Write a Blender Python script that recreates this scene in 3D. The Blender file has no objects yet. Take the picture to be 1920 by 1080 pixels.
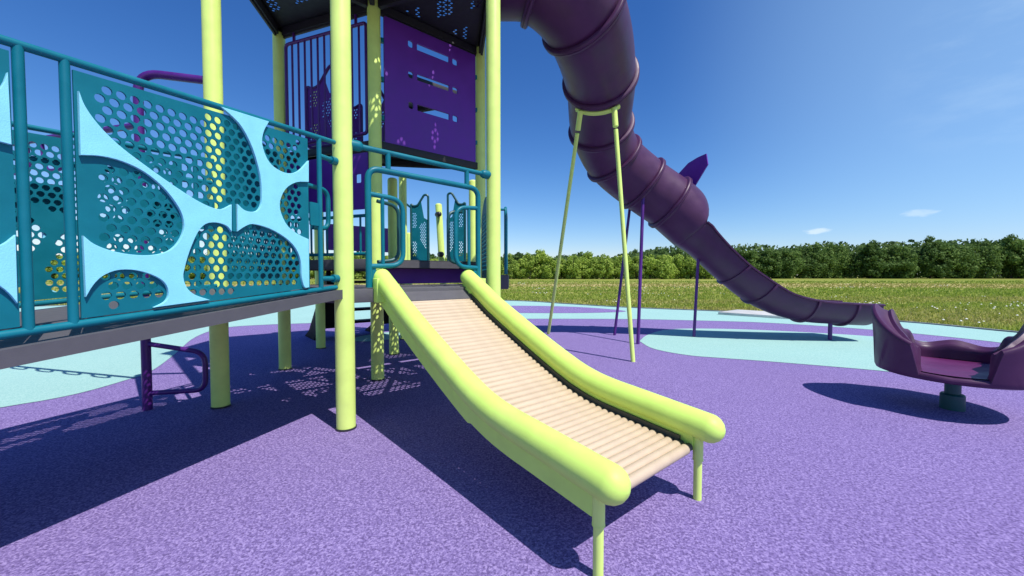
import bpy, bmesh, math, random
from mathutils import Vector, Matrix
random.seed(7)
PI = math.pi
S = bpy.context.scene
COL = S.collection

# ------------------------------------------------------------------ camera
F_PX, HZ, EYE = 728.1, 516.6, 1.05
PITCH = math.atan((540 - HZ) / F_PX)
cam_d = bpy.data.cameras.new('camera')
cam_d.sensor_width = 36.0
cam_d.lens = 36.0 * F_PX / 1920.0
cam_d.clip_start = 0.05
cam_d.clip_end = 6000
cam = bpy.data.objects.new('camera', cam_d)
COL.objects.link(cam)
cam.location = (0, 0, EYE)
cam.rotation_euler = (PI / 2 - PITCH, 0, 0)
S.camera = cam

# ------------------------------------------------------------------ survey helpers (measured from the photo)
def ray(u, v):
    a = (u - 960) / F_PX; b = (540 - v) / F_PX
    c, s = math.cos(PITCH), math.sin(PITCH)
    return Vector((a, c + b * s, -s + b * c))
def gnd(u, v, z=0.0):
    d = ray(u, v); t = (z - EYE) / d.z
    return Vector((d.x * t, d.y * t, z))
TH = -0.25
SIDE = 1.27                                   # post spacing of the triangular deck grid
def unit(a):
    a = math.radians(a + TH); return Vector((math.cos(a), math.sin(a), 0))
def e(a): return unit(a) * SIDE
def onwall(u, v, p, ang):
    """where the sight line meets the vertical plane through p along ang -> (along, height)"""
    d = unit(ang); n = Vector((-d.y, d.x, 0)); r = ray(u, v)
    o = Vector((0, 0, EYE)); t = (Vector((p.x, p.y, 0)) - o).dot(n) / r.dot(n)
    X = o + r * t
    return ((X - Vector((p.x, p.y, 0))).dot(d), X.z)
pB = Vector((-1.140, 2.638, 0)); pA = pB + e(160); pC = pB + e(40); pD = pB + e(100)
pE = pD + e(160); pP = pD + e(40); pG = pD + e(100); pF = pE + e(100); pR = pG + e(100); pQ = pG + e(40)

# ------------------------------------------------------------------ materials
def srgb(r, g, b):
    f = lambda c: c / 12.92 if c <= .04045 else ((c + .055) / 1.055) ** 2.4
    return (f(r / 255), f(g / 255), f(b / 255), 1)
def newmat(name):
    m = bpy.data.materials.new(name); m.use_nodes = True
    nt = m.node_tree; b = nt.nodes['Principled BSDF']
    return m, nt, b
def N(nt, typ, **kw):
    n = nt.nodes.new(typ)
    for k, v in kw.items():
        if hasattr(n, k): setattr(n, k, v)
        else: n.inputs[k].default_value = v
    return n
def ramp(nt, src, stops):
    r = nt.nodes.new('ShaderNodeValToRGB')
    el = r.color_ramp.elements
    while len(el) < len(stops): el.new(.5)
    for q, (p, c) in zip(el, stops): q.position = p; q.color = c
    nt.links.new(src, r.inputs[0]); return r
def paint(name, col, rough=.4, var=.10, bump=.04, scale=9, spec=.5, dust=None):
    """powder coat / moulded plastic: slight mottling, dust, orange-peel bump"""
    m, nt, b = newmat(name)
    tc = N(nt, 'ShaderNodeTexCoord')
    n1 = N(nt, 'ShaderNodeTexNoise'); n1.inputs['Scale'].default_value = scale; n1.inputs['Detail'].default_value = 5
    nt.links.new(tc.outputs['Object'], n1.inputs['Vector'])
    lo = tuple(c * (1 - var) for c in col[:3]) + (1,); hi = tuple(min(1, c * (1 + var)) for c in col[:3]) + (1,)
    r = ramp(nt, n1.outputs['Fac'], [(.32, lo), (.68, hi)])
    src = r.outputs['Color']
    if dust:
        n3 = N(nt, 'ShaderNodeTexNoise'); n3.inputs['Scale'].default_value = 2.3; n3.inputs['Detail'].default_value = 9; n3.inputs['Roughness'].default_value = .7
        nt.links.new(tc.outputs['Object'], n3.inputs['Vector'])
        rr = ramp(nt, n3.outputs['Fac'], [(.5, (0, 0, 0, 1)), (.8, (dust, dust, dust, 1))])
        mx = N(nt, 'ShaderNodeMix', data_type='RGBA')
        nt.links.new(rr.outputs['Color'], mx.inputs[0]); nt.links.new(src, mx.inputs[6])
        mx.inputs[7].default_value = (.42, .37, .36, 1); src = mx.outputs[2]
    nt.links.new(src, b.inputs['Base Color'])
    n2 = N(nt, 'ShaderNodeTexNoise'); n2.inputs['Scale'].default_value = 260; n2.inputs['Detail'].default_value = 2
    nt.links.new(tc.outputs['Object'], n2.inputs['Vector'])
    bp = N(nt, 'ShaderNodeBump'); bp.inputs['Strength'].default_value = bump; bp.inputs['Distance'].default_value = .004
    nt.links.new(n2.outputs['Fac'], bp.inputs['Height']); nt.links.new(bp.outputs['Normal'], b.inputs['Normal'])
    rr2 = ramp(nt, n1.outputs['Fac'], [(.3, (rough - .07,) * 3 + (1,)), (.7, (rough + .08,) * 3 + (1,))])
    nt.links.new(rr2.outputs['Color'], b.inputs['Roughness'])
    b.inputs['Specular IOR Level'].default_value = spec
    return m
def rubber(name, dark, mid, light):
    m, nt, b = newmat(name)
    tc = N(nt, 'ShaderNodeTexCoord')
    n1 = N(nt, 'ShaderNodeTexNoise'); n1.inputs['Scale'].default_value = 78; n1.inputs['Detail'].default_value = 4; n1.inputs['Roughness'].default_value = .75
    nt.links.new(tc.outputs['Object'], n1.inputs['Vector'])
    v = N(nt, 'ShaderNodeTexVoronoi'); v.inputs['Scale'].default_value = 150
    nt.links.new(tc.outputs['Object'], v.inputs['Vector'])
    sx = N(nt, 'ShaderNodeSeparateColor'); nt.links.new(v.outputs['Color'], sx.inputs[0])
    ma = N(nt, 'ShaderNodeMath', operation='MULTIPLY_ADD'); ma.inputs[1].default_value = .29
    nt.links.new(sx.outputs[0], ma.inputs[0])
    mb = N(nt, 'ShaderNodeMath', operation='ADD'); mb.inputs[1].default_value = -.145
    nt.links.new(n1.outputs['Fac'], mb.inputs[0]); nt.links.new(mb.outputs[0], ma.inputs[2])
    r = ramp(nt, ma.outputs[0], [(.33, dark), (.5, mid), (.68, light)])
    big = N(nt, 'ShaderNodeTexNoise'); big.inputs['Scale'].default_value = .8; big.inputs['Detail'].default_value = 6; big.inputs['Roughness'].default_value = .6
    nt.links.new(tc.outputs['Object'], big.inputs['Vector'])
    br = ramp(nt, big.outputs['Fac'], [(.3, (.955, .95, .96, 1)), (.7, (1.0, 1.0, 1.0, 1))])
    mx = N(nt, 'ShaderNodeMix', data_type='RGBA', blend_type='MULTIPLY'); mx.inputs[0].default_value = 1
    nt.links.new(r.outputs['Color'], mx.inputs[6]); nt.links.new(br.outputs['Color'], mx.inputs[7])
    nt.links.new(mx.outputs[2], b.inputs['Base Color'])
    bp = N(nt, 'ShaderNodeBump'); bp.inputs['Strength'].default_value = .35; bp.inputs['Distance'].default_value = .004
    nt.links.new(ma.outputs[0], bp.inputs['Height']); nt.links.new(bp.outputs['Normal'], b.inputs['Normal'])
    b.inputs['Roughness'].default_value = .92; b.inputs['Specular IOR Level'].default_value = .12
    return m
def lin(*c): return tuple(c) + (1,)
M = {}
M['lime'] = paint('lime powder coat', lin(.69, .87, .215), .42, .05, .03, spec=.3, dust=.10)
M['lime_plastic'] = paint('lime plastic', lin(.62, .87, .17), .52, .05, .05, spec=.3, dust=.14)
M['teal'] = paint('teal powder coat', lin(.0015, .152, .205), .42, .10, .03, spec=.28)
M['teal_sheet'] = paint('teal sheet', lin(.0015, .148, .198), .5, .10, .05, spec=.25)
M['aqua_sheet'] = paint('pale blue plastic sheet', lin(.25, .69, .85), .58, .04, .25, 14)
M['purple'] = paint('purple powder coat', lin(.075, .010, .17), .38, .10, .03)
M['purple_sheet'] = paint('purple plastic sheet', lin(.125, .018, .31), .5, .06, .10)
M['plum'] = paint('plum rotomoulded plastic', lin(.066, .017, .067), .45, .12, .10, 6, spec=.4, dust=.035)
M['magenta'] = paint('magenta moulded plastic', lin(.09, .007, .08), .5, .10, .06, 6)
M['deck'] = paint('dark grey deck coating', lin(.088, .084, .096), .62, .05, .12, 20)
M['deck_dark'] = paint('black deck coating', lin(.018, .017, .02), .6, .12, .15, 20)
M['black'] = paint('black coated steel', lin(.005, .005, .006), .6, .1, .05, spec=.15)
M['roller'] = paint('beige roller plastic', lin(.545, .428, .305), .62, .05, .04, 12)
nt_ = M['roller'].node_tree; b_ = nt_.nodes['Principled BSDF']; sk_ = b_.inputs['Base Color']; so_ = sk_.links[0].from_socket
oi_ = N(nt_, 'ShaderNodeObjectInfo'); rr_ = ramp(nt_, oi_.outputs['Random'], [(0, (.96, .955, .95, 1)), (1, (1.02, 1.02, 1.02, 1))])
mx_ = N(nt_, 'ShaderNodeMix', data_type='RGBA', blend_type='MULTIPLY'); mx_.inputs[0].default_value = 1
nt_.links.new(so_, mx_.inputs[6]); nt_.links.new(rr_.outputs[0], mx_.inputs[7]); nt_.links.new(mx_.outputs[2], sk_)
M['bearing'] = paint('grey bearing plastic', lin(.07, .068, .055), .6, .1, .05)
M['bronze'] = paint('dark clamp', lin(.03, .03, .035), .4, .1, .05)
M['dark_teal'] = paint('dark teal coating', lin(.003, .075, .085), .45, .1, .03)
M['rubber_purple'] = rubber('lavender rubber', lin(.118, .082, .215), lin(.203, .147, .358), lin(.34, .262, .515))
M['rubber_aqua'] = rubber('aqua rubber', lin(.26, .475, .435), lin(.315, .53, .485), lin(.385, .59, .54))
M['kerb'] = paint('kerb concrete', lin(.16, .19, .19), .85, .2, .3, 6, .2)
M['concrete'] = paint('pale concrete', lin(.50, .50, .48), .85, .1, .3, 5, .2)

# ------------------------------------------------------------------ mesh helpers
def link(name, me, mat, parent=None, label=None):
    o = bpy.data.objects.new(name, me); COL.objects.link(o)
    if mat is not None and not me.materials: me.materials.append(mat)
    if parent is not None:
        o.parent = parent
        p = parent; off = Vector((0, 0, 0))
        while p is not None: off += p.location; p = p.parent
        o.location = -off
    if label: o['label'] = label
    return o
def smooth(me, ang=35):
    for p in me.polygons: p.use_smooth = True
    me.set_sharp_from_angle(angle=math.radians(ang))
def obj(name, bm, mat, parent=None, label=None, ang=35):
    me = bpy.data.meshes.new(name); bmesh.ops.recalc_face_normals(bm, faces=bm.faces[:]); bm.to_mesh(me); bm.free(); smooth(me, ang)
    return link(name, me, mat, parent, label)
def thing(name, label, cat, loc=(0, 0, 0), group=None):
    o = bpy.data.objects.new(name, None); COL.objects.link(o)
    o.empty_display_size = .2; o.location = loc; o['label'] = label; o['category'] = cat
    if group: o['group'] = group
    return o
def struct(name, bm, mat, ang=35):
    o = obj(name, bm, mat, None, None, ang); o['kind'] = 'structure'; return o
def frames(pts):
    T = []
    n = len(pts)
    for i in range(n):
        a = pts[max(0, i - 1)]; b = pts[min(n - 1, i + 1)]
        T.append((b - a).normalized())
    up = Vector((0, 0, 1)) if abs(T[0].z) < .9 else Vector((1, 0, 0))
    nrm = (up - T[0] * up.dot(T[0])).normalized(); out = []
    for i in range(n):
        nrm = (nrm - T[i] * nrm.dot(T[i])).normalized()
        out.append((T[i], nrm, T[i].cross(nrm)))
    return out
def tube(bm, pts, r, seg=12, cap='flat', closed=False):
    pts = [Vector(p) for p in pts]
    rr = r if isinstance(r, (list, tuple)) else [r] * len(pts)
    if cap == 'round':
        a = (pts[0] - pts[1]).normalized(); b = (pts[-1] - pts[-2]).normalized(); P = []; Q = []
        for k in (90, 70, 50, 30, 12):
            P.append((pts[0] + a * rr[0] * math.sin(math.radians(k)), max(.0005, rr[0] * math.cos(math.radians(k)))))
        for k in (12, 30, 50, 70, 90):
            Q.append((pts[-1] + b * rr[-1] * math.sin(math.radians(k)), max(.0005, rr[-1] * math.cos(math.radians(k)))))
        pts2 = [p for p, _ in P] + pts + [p for p, _ in Q]
        rr = [q for _, q in P] + list(rr) + [q for _, q in Q]; pts = pts2
    fr = frames(pts); rings = []
    for p, (t, n, b), q in zip(pts, fr, rr):
        rings.append([bm.verts.new(p + (n * math.cos(2 * PI * k / seg) + b * math.sin(2 * PI * k / seg)) * q) for k in range(seg)])
    for i in range(len(rings) - 1):
        for k in range(seg):
            bm.faces.new((rings[i][k], rings[i][(k + 1) % seg], rings[i + 1][(k + 1) % seg], rings[i + 1][k]))
    if closed:
        for k in range(seg):
            bm.faces.new((rings[-1][k], rings[-1][(k + 1) % seg], rings[0][(k + 1) % seg], rings[0][k]))
    else:
        bm.faces.new(rings[0][::-1]); bm.faces.new(rings[-1])
def fillet(pts, rad, n=6):
    pts = [Vector(p) for p in pts]; out = [pts[0]]
    for i in range(1, len(pts) - 1):
        p = pts[i]; a = pts[i - 1] - p; b = pts[i + 1] - p
        q = min(rad, a.length * .49, b.length * .49)
        A = p + a.normalized() * q; Bq = p + b.normalized() * q
        for k in range(n + 1):
            t = k / n
            out.append(A * (1 - t) ** 2 + p * 2 * t * (1 - t) + Bq * t * t)
    out.append(pts[-1]); return out
def crom(pts, n=8):
    pts = [Vector(p) for p in pts]; P = [pts[0] * 2 - pts[1]] + pts + [pts[-1] * 2 - pts[-2]]; out = []
    for i in range(1, len(P) - 2):
        for k in range(n):
            t = k / n; a, b, c, d = P[i - 1], P[i], P[i + 1], P[i + 2]
            out.append(.5 * ((2 * b) + (c - a) * t + (2 * a - 5 * b + 4 * c - d) * t * t + (3 * b - a - 3 * c + d) * t ** 3))
    out.append(pts[-1]); return out
def box(bm, cen, dx, dy, dz, ax=None, bevel=0):
    """box with half sizes along local axes (ax = x direction in plan)"""
    x = ax.normalized() if ax else Vector((1, 0, 0)); y = Vector((-x.y, x.x, 0)); z = Vector((0, 0, 1)); cen = Vector(cen)
    vs = [bm.verts.new(cen + x * sx * dx + y * sy * dy + z * sz * dz) for sz in (-1, 1) for sx, sy in ((-1, -1), (1, -1), (1, 1), (-1, 1))]
    fs = [bm.faces.new([vs[i] for i in q]) for q in ((3, 2, 1, 0), (4, 5, 6, 7), (0, 1, 5, 4), (1, 2, 6, 5), (2, 3, 7, 6), (3, 0, 4, 7))]
    if bevel:
        es = list({ed for f_ in fs for ed in f_.edges})
        bmesh.ops.bevel(bm, geom=es, offset=bevel, segments=2, profile=.5, affect='EDGES')
def prism(bm, poly, z0, z1, bevel=0):
    a = [bm.verts.new((p[0], p[1], z0)) for p in poly]; b = [bm.verts.new((p[0], p[1], z1)) for p in poly]; n = len(poly)
    fs = [bm.faces.new(a[::-1]), bm.faces.new(b)]
    for i in range(n): fs.append(bm.faces.new((a[i], a[(i + 1) % n], b[(i + 1) % n], b[i])))
    if bevel:
        es = list({ed for f_ in fs for ed in f_.edges}); bmesh.ops.bevel(bm, geom=es, offset=bevel, segments=2, profile=.5, affect='EDGES')
def plate_mesh(outers, holes, thick, org, xd, name='plate', bevel=0):
    """flat plate with holes; local (x,y) -> org + xd*x + Z*y, thickness along the normal"""
    cu = bpy.data.curves.new(name, 'CURVE'); cu.dimensions = '2D'; cu.fill_mode = 'BOTH'; cu.extrude = thick / 2
    if bevel: cu.bevel_depth = bevel; cu.bevel_resolution = 1
    for poly in list(outers) + list(holes):
        sp = cu.splines.new('POLY'); sp.points.add(len(poly) - 1)
        for q, p in zip(sp.points, poly): q.co = (p[0], p[1], 0, 1)
        sp.use_cyclic_u = True
    o = bpy.data.objects.new(name, cu); COL.objects.link(o)
    dg = bpy.context.evaluated_depsgraph_get(); dg.update()
    me = bpy.data.meshes.new_from_object(o.evaluated_get(dg))
    bpy.data.objects.remove(o); bpy.data.curves.remove(cu)
    nd = Vector((xd.y, -xd.x, 0))
    for v in me.vertices:
        c = v.co.copy(); v.co = Vector(org) + xd * c.x + Vector((0, 0, 1)) * c.y + nd * c.z
    me.materials.clear(); smooth(me, 30)
    return me
def circ(x, y, r, n=10, rx=1):
    return [(x + r * rx * math.cos(2 * PI * k / n), y + r * math.sin(2 * PI * k / n)) for k in range(n)]
def inside(p, poly):
    x, y = p; r = False; j = len(poly) - 1
    for i in range(len(poly)):
        xi, yi = poly[i][:2]; xj, yj = poly[j][:2]
        if (yi > y) != (yj > y) and x < (xj - xi) * (y - yi) / (yj - yi) + xi: r = not r
        j = i
    return r
def sm2(poly, n=4):
    """smooth an open 2D polyline"""
    return [(p.x, p.y) for p in crom([Vector((a, b, 0)) for a, b in poly], n)]
def edge_dist(p, poly):
    d = 9; P = Vector(p)
    for i in range(len(poly)):
        a = Vector(poly[i][:2]); b = Vector(poly[(i + 1) % len(poly)][:2]); ab = b - a
        t = max(0, min(1, (P - a).dot(ab) / max(1e-9, ab.length_squared))); d = min(d, (P - a - ab * t).length)
    return d
def perf_grid(region, pitch, r, margin=None, n=10):
    """hole centres in staggered rows inside a 2D polygon"""
    xs = [p[0] for p in region]; ys = [p[1] for p in region]; out = []; row = 0
    y = min(ys); m = (r * 1.12) if margin is None else margin
    while y < max(ys):
        x = min(xs) + (pitch / 2 if row % 2 else 0)
        while x < max(xs):
            if inside((x, y), region) and edge_dist((x, y), region) > m: out.append(circ(x, y, r, n))
            x += pitch
        y += pitch * .88; row += 1
    return out

# ------------------------------------------------------------------ ground
def sheet(name, poly, z, mat, mesh_cut=0):
    bm = bmesh.new(); f_ = bm.faces.new([bm.verts.new((p[0], p[1], z)) for p in poly])
    if f_.normal.z < 0: f_.normal_flip()
    return struct(name, bm, mat)
def stripe(nt, tc, n1):
    sp = N(nt, 'ShaderNodeSeparateXYZ'); nt.links.new(tc.outputs['Object'], sp.inputs[0]); acc = n1.outputs['Fac']
    wob = N(nt, 'ShaderNodeMath', operation='MULTIPLY_ADD'); wob.inputs[1].default_value = 5; nt.links.new(acc, wob.inputs[0]); nt.links.new(sp.outputs[1], wob.inputs[2])
    for a, b, c, d, am in ((30, 36, 44, 52, .17), (9.5, 12.5, 15.5, 18.5, .08), (52, 70, 110, 140, -.08)):
        u = N(nt, 'ShaderNodeMapRange', interpolation_type='SMOOTHSTEP'); v = N(nt, 'ShaderNodeMapRange', interpolation_type='SMOOTHSTEP')
        for n, (q0, q1, q2, q3) in ((u, (a + 2.5, b + 2.5, 0, am)), (v, (c + 2.5, d + 2.5, 1, 0))):
            for i, q in enumerate((q0, q1, q2, q3)): n.inputs[1 + i].default_value = q
            nt.links.new(wob.outputs[0], n.inputs[0])
        m = N(nt, 'ShaderNodeMath', operation='MULTIPLY_ADD'); nt.links.new(u.outputs[0], m.inputs[0]); nt.links.new(v.outputs[0], m.inputs[1]); nt.links.new(acc, m.inputs[2]); acc = m.outputs[0]
    return m
def field_mat():
    m, nt, b = newmat('meadow grass'); tc = N(nt, 'ShaderNodeTexCoord')
    mp = N(nt, 'ShaderNodeMapping'); mp.inputs['Scale'].default_value = (.012, .16, 0); nt.links.new(tc.outputs['Object'], mp.inputs['Vector'])
    n1 = N(nt, 'ShaderNodeTexNoise'); n1.inputs['Scale'].default_value = 1; n1.inputs['Detail'].default_value = 4; nt.links.new(mp.outputs[0], n1.inputs['Vector'])
    n2 = N(nt, 'ShaderNodeTexNoise'); n2.inputs['Scale'].default_value = 3.0; n2.inputs['Detail'].default_value = 8; n2.inputs['Roughness'].default_value = .75; nt.links.new(tc.outputs['Object'], n2.inputs['Vector'])
    n1 = stripe(nt, tc, n1)
    r1 = ramp(nt, n1.outputs[0], [(.40, lin(.21, .245, .045)), (.52, lin(.29, .305, .07)), (.64, lin(.44, .37, .16))])
    r2 = ramp(nt, n2.outputs['Fac'], [(.3, (.6, .65, .55, 1)), (.7, (1.25, 1.2, 1.2, 1))])
    mx = N(nt, 'ShaderNodeMix', data_type='RGBA', blend_type='MULTIPLY'); mx.inputs[0].default_value = 1
    nt.links.new(r1.outputs[0], mx.inputs[6]); nt.links.new(r2.outputs[0], mx.inputs[7]); nt.links.new(mx.outputs[2], b.inputs['Base Color'])
    b.inputs['Roughness'].default_value = .95; b.inputs['Specular IOR Level'].default_value = .05
    return m
M['field'] = field_mat()
sheet('field', [(-2500, -600), (2500, -600), (2500, 3000), (-2500, 3000)], -.03, M['field'])
EDGE_PX = [(968, 564.5), (1060, 570), (1176, 577), (1357, 584.5), (1500, 592), (1698, 604.5), (1874, 621)]
edge = [gnd(*p) for p in EDGE_PX]
OUT = sm2([(-19, 3), (-17, 12), (-9, 17.2), (-4, 17)] + [(p.x, p.y) for p in edge] + [(9.6, 5.6), (9.4, 2), (8, -4)], 8)
OUTP = OUT + [(0, -8), (-14, -8)]
sheet('rubber_surface', OUTP, 0.0, M['rubber_purple'])
bm = bmesh.new()
for i in range(len(OUT) - 1):                      # kerb strip round the rubber
    a, b = Vector(OUT[i]), Vector(OUT[i + 1]); 
kp = [Vector((p[0], p[1], 0)) for p in OUT]; L = []
for i, p in enumerate(kp):
    t = (kp[min(i + 1, len(kp) - 1)] - kp[max(i - 1, 0)]).normalized(); nrm = Vector((-t.y, t.x, 0))
    L.append((p + nrm * .0, p + nrm * .13))
pv = None
for a, b in L:
    v = [bm.verts.new((q.x, q.y, z)) for q, z in ((a, -.05), (a, .022), (b, .022), (b, -.05))]
    if pv:
        for k in range(3): bm.faces.new((pv[k], pv[k + 1], v[k + 1], v[k]))
    pv = v
struct('kerb', bm, M['kerb'])
# aqua ring, lens and islands
inner_px = [(-260, 812), (0, 765), (90, 750), (160, 735), (230, 715), (282, 697), (327, 665), (367, 632), (419, 615), (500, 609), (586, 606), (760, 600), (980, 598), (1176, 598.5), (1300, 601), (1440, 605.5), (1635, 618.5), (1853, 640), (2000, 662)]
inner = sm2([(gnd(*p).x, gnd(*p).y) for p in inner_px], 5)
ins = [(p[0] * 1, p[1] * 1) for p in OUT]
cx, cy = -2, 5
ring_out = [(cx + (p[0] - cx) * .997, cy + (p[1] - cy) * .997) for p in OUT]
lo = [p for p in ring_out if p[1] > 4.2]
bm = bmesh.new()
poly = lo + inner[::-1]
f_ = bm.faces.new([bm.verts.new((p[0], p[1], .004)) for p in poly])
if f_.normal.z < 0: f_.normal_flip()
bmesh.ops.triangulate(bm, faces=bm.faces[:])
struct('aqua_rubber_band', bm, M['rubber_aqua'])
def lens(name, px, z, mat):
    pts = sm2([(gnd(*p).x, gnd(*p).y) for p in px + px[:1]], 5)[:-1]
    bm = bmesh.new(); f2 = bm.faces.new([bm.verts.new((p[0], p[1], z)) for p in pts])
    if f2.normal.z < 0: f2.normal_flip()
    bmesh.ops.triangulate(bm, faces=bm.faces[:]); return struct(name, bm, mat)
lens('aqua_rubber_patch', [(1199, 640), (1215, 628), (1254, 618), (1330, 616.5), (1446, 620), (1635, 631), (1800, 648), (1930, 668), (2060, 700), (1980, 722), (1800, 711), (1644, 695), (1440, 678), (1357, 672), (1287, 666), (1225, 654)], .004, M['rubber_aqua'])
lens('purple_rubber_island', [(830, 579), (900, 574.5), (962, 573.5), (1060, 575), (1130, 579), (1174, 584), (1130, 586.5), (1060, 587.5), (962, 587), (860, 585)], .008, M['rubber_purple'])
lens('aqua_rubber_island', [(640, 640), (690, 628), (745, 622), (800, 624), (760, 632), (700, 640)], .004, M['rubber_aqua'])
# concrete pad beyond the kerb
bm = bmesh.new(); c0 = gnd(1346, 590); c1 = gnd(1480, 599)
prism(bm, [(c0.x, c0.y), (c1.x, c1.y), (c1.x + .9, c1.y + .75), (c0.x + .95, c0.y + .75)], -.02, .075, .012)
struct('concrete_pavement', bm, M['concrete'])

# ------------------------------------------------------------------ play tower
tower = thing('play_tower', 'tall lime-posted play tower with dark decks, purple panels and teal rails', 'play tower', ((pD + pG) / 2))
RP = .0625
def post(p, top, lean=None, parent=tower, r=RP, mat='lime', name='post', base=-.03, seam=None):
    bm = bmesh.new(); q = Vector((p.x, p.y, base)); t = Vector((p.x, p.y, top)) + (lean or Vector((0, 0, 0)))
    pts = [q]
    if seam: pts += [Vector((p.x, p.y, seam - .003))]
    pts += [t]
    tube(bm, [q, t - Vector((0, 0, .035)), t - Vector((0, 0, .018)), t - Vector((0, 0, .006)), t], [r, r, r * .93, r * .75, r * .45], 28)
    o = obj(name, bm, M[mat], parent)
    bm = bmesh.new(); tube(bm, [(p.x, p.y, .002), (p.x, p.y, .014)], r + .006, 24); obj('base_ring', bm, M['bronze'], o)
    return o
for p, top in ((pA, 5.2), (pB, 5.2), (pC, 5.2), (pP, 5.2), (pE, 3.70), (pD, 3.76), (pF, 3.7), (pQ, 2.5), (pR, 2.72), (pG, 2.33)):
    post(p, top)

def deck_tri_holes(bm, a, b, c, z, n, r, solid_border=1, sparse=False):
    """one triangular deck panel punched with round holes"""
    u, w = (b - a) / n, (c - a) / n
    def V(i, j): 
        k = (i, j)
        if k not in cache: q = a + u * i + w * j; cache[k] = bm.verts.new((q.x, q.y, z))
        return cache[k]
    cache = {}
    for i in range(n):
        for j in range(n - i):
            tris = [((i, j), (i + 1, j), (i, j + 1))]
            if i + j < n - 1: tris.append(((i + 1, j), (i + 1, j + 1), (i, j + 1)))
            for t in tris:
                vs = [V(*k) for k in t]
                mi = min(min(k[0] for k in t), min(k[1] for k in t), n - max(k[0] + k[1] for k in t))
                cen = sum((v.co for v in vs), Vector()) / 3
                if r <= 0 or mi < solid_border or (i % 7 == 3) or (j % 9 == 4) or (sparse is True and ((i // 4 + 2 * (j // 3)) % 4 != 1)) or (sparse == 'blob' and math.sin(cen.x * 7.1 + 1.3 * math.sin(cen.y * 4)) + math.sin(cen.y * 8.3 + 1.1 * math.sin(cen.x * 5)) < -.1 and not near_post(cen)):
                    bm.faces.new(vs); continue
                ring = []
                for k in range(3):
                    d = (vs[k].co - cen).normalized(); d2 = ((vs[k].co + vs[(k + 1) % 3].co) / 2 - cen).normalized()
                    ring += [bm.verts.new(cen + d * r), bm.verts.new(cen + (d * .5 + d2 * .5).normalized() * r), bm.verts.new(cen + (d2 + (vs[(k + 1) % 3].co - cen).normalized()).normalized() * r)]
                for k in range(3):
                    r0 = ring[k * 3]; r1 = ring[k * 3 + 1]; r2 = ring[k * 3 + 2]; r3 = ring[(k * 3 + 3) % 9]
                    bm.faces.new((vs[k], r1, r0)); bm.faces.new((vs[k], vs[(k + 1) % 3], r2, r1)); bm.faces.new((vs[(k + 1) % 3], r3, r2))
def near_post(c):
    for p in (pD, pE):
        a = Vector((p.x, p.y)); b = a + Vector((.42, -.40)); q = Vector((c.x, c.y)); ab = b - a; t = max(0, min(1, (q - a).dot(ab) / ab.length_squared))
        if (q - a - ab * t).length < .13: return True
    return False
def deck(name, tris, rim, z, mat, fascia, n=20, r=.0125, parent=tower, rim_mat=None, sparse=False, border=1):
    bm = bmesh.new()
    for a, b, c in tris: deck_tri_holes(bm, a, b, c, z - .004, n, r, border, sparse)
    bmesh.ops.remove_doubles(bm, verts=bm.verts[:], dist=.0004)
    o = obj(name, bm, mat, parent)
    md = o.modifiers.new('sheet', 'SOLIDIFY'); md.thickness = .006; md.offset = 0
    bm = bmesh.new()
    for a, b in rim:
        d = (b - a); t = d.normalized(); nrm = Vector((t.y, -t.x, 0)); m = (a + b) / 2 + nrm * .012
        box(bm, (m.x, m.y, z - fascia / 2 + .002), d.length / 2 + .005, .012, fascia / 2, t, .004)
    done = set()
    for a, b, c in tris:
        for p, q in ((a, b), (b, c), (c, a)):
            k = tuple(sorted([(round(p.x, 2), round(p.y, 2)), (round(q.x, 2), round(q.y, 2))]))
            if k in done: continue
            done.add(k); m = (p + q) / 2; box(bm, (m.x, m.y, z - .012 - fascia * .36), (q - p).length / 2 - .07, .022, fascia * .36, (q - p), 0)
    obj('deck_frame', bm, rim_mat or mat, o)
    return o
front = [(pA, pB, pD), (pB, pC, pD), (pC, pP, pD)]
hexa = [(pG, pD, pP), (pG, pP, pQ), (pG, pQ, pR), (pG, pR, pF), (pG, pF, pE), (pG, pE, pD)]
deck('lower_deck', front + [(pE, pA, pD)], [(pA, pB), (pB, pC), (pC, pP), (pE, pA)], .955, M['deck'], .095, n=24, r=.0125, sparse='blob')
deck('raised_deck', hexa, [(pE, pD), (pP, pQ), (pQ, pR), (pR, pF), (pF, pE)], 1.215, M['deck'], .10, border=3)
mPE = (pP + pE) / 2
deck('upper_deck', [(pD, pP, mPE), (pD, mPE, pE)], [(pE, pD), (pD, pP), (pP, pE)], 2.385, M['deck_dark'], .075, n=4, r=0)
deck('top_deck', front + [(pE, pA, pD)], [(pA, pB), (pB, pC), (pC, pP), (pP, pD), (pD, pE), (pE, pA)], 3.74, M['deck_dark'], .11, n=20, r=.0145, sparse=True)
deck('shade_deck', [(pG, pQ, pR)], [(pG, pQ), (pQ, pR), (pR, pG)], 3.74, M['deck_dark'], .09, n=20, r=.0145, sparse=True)
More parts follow.
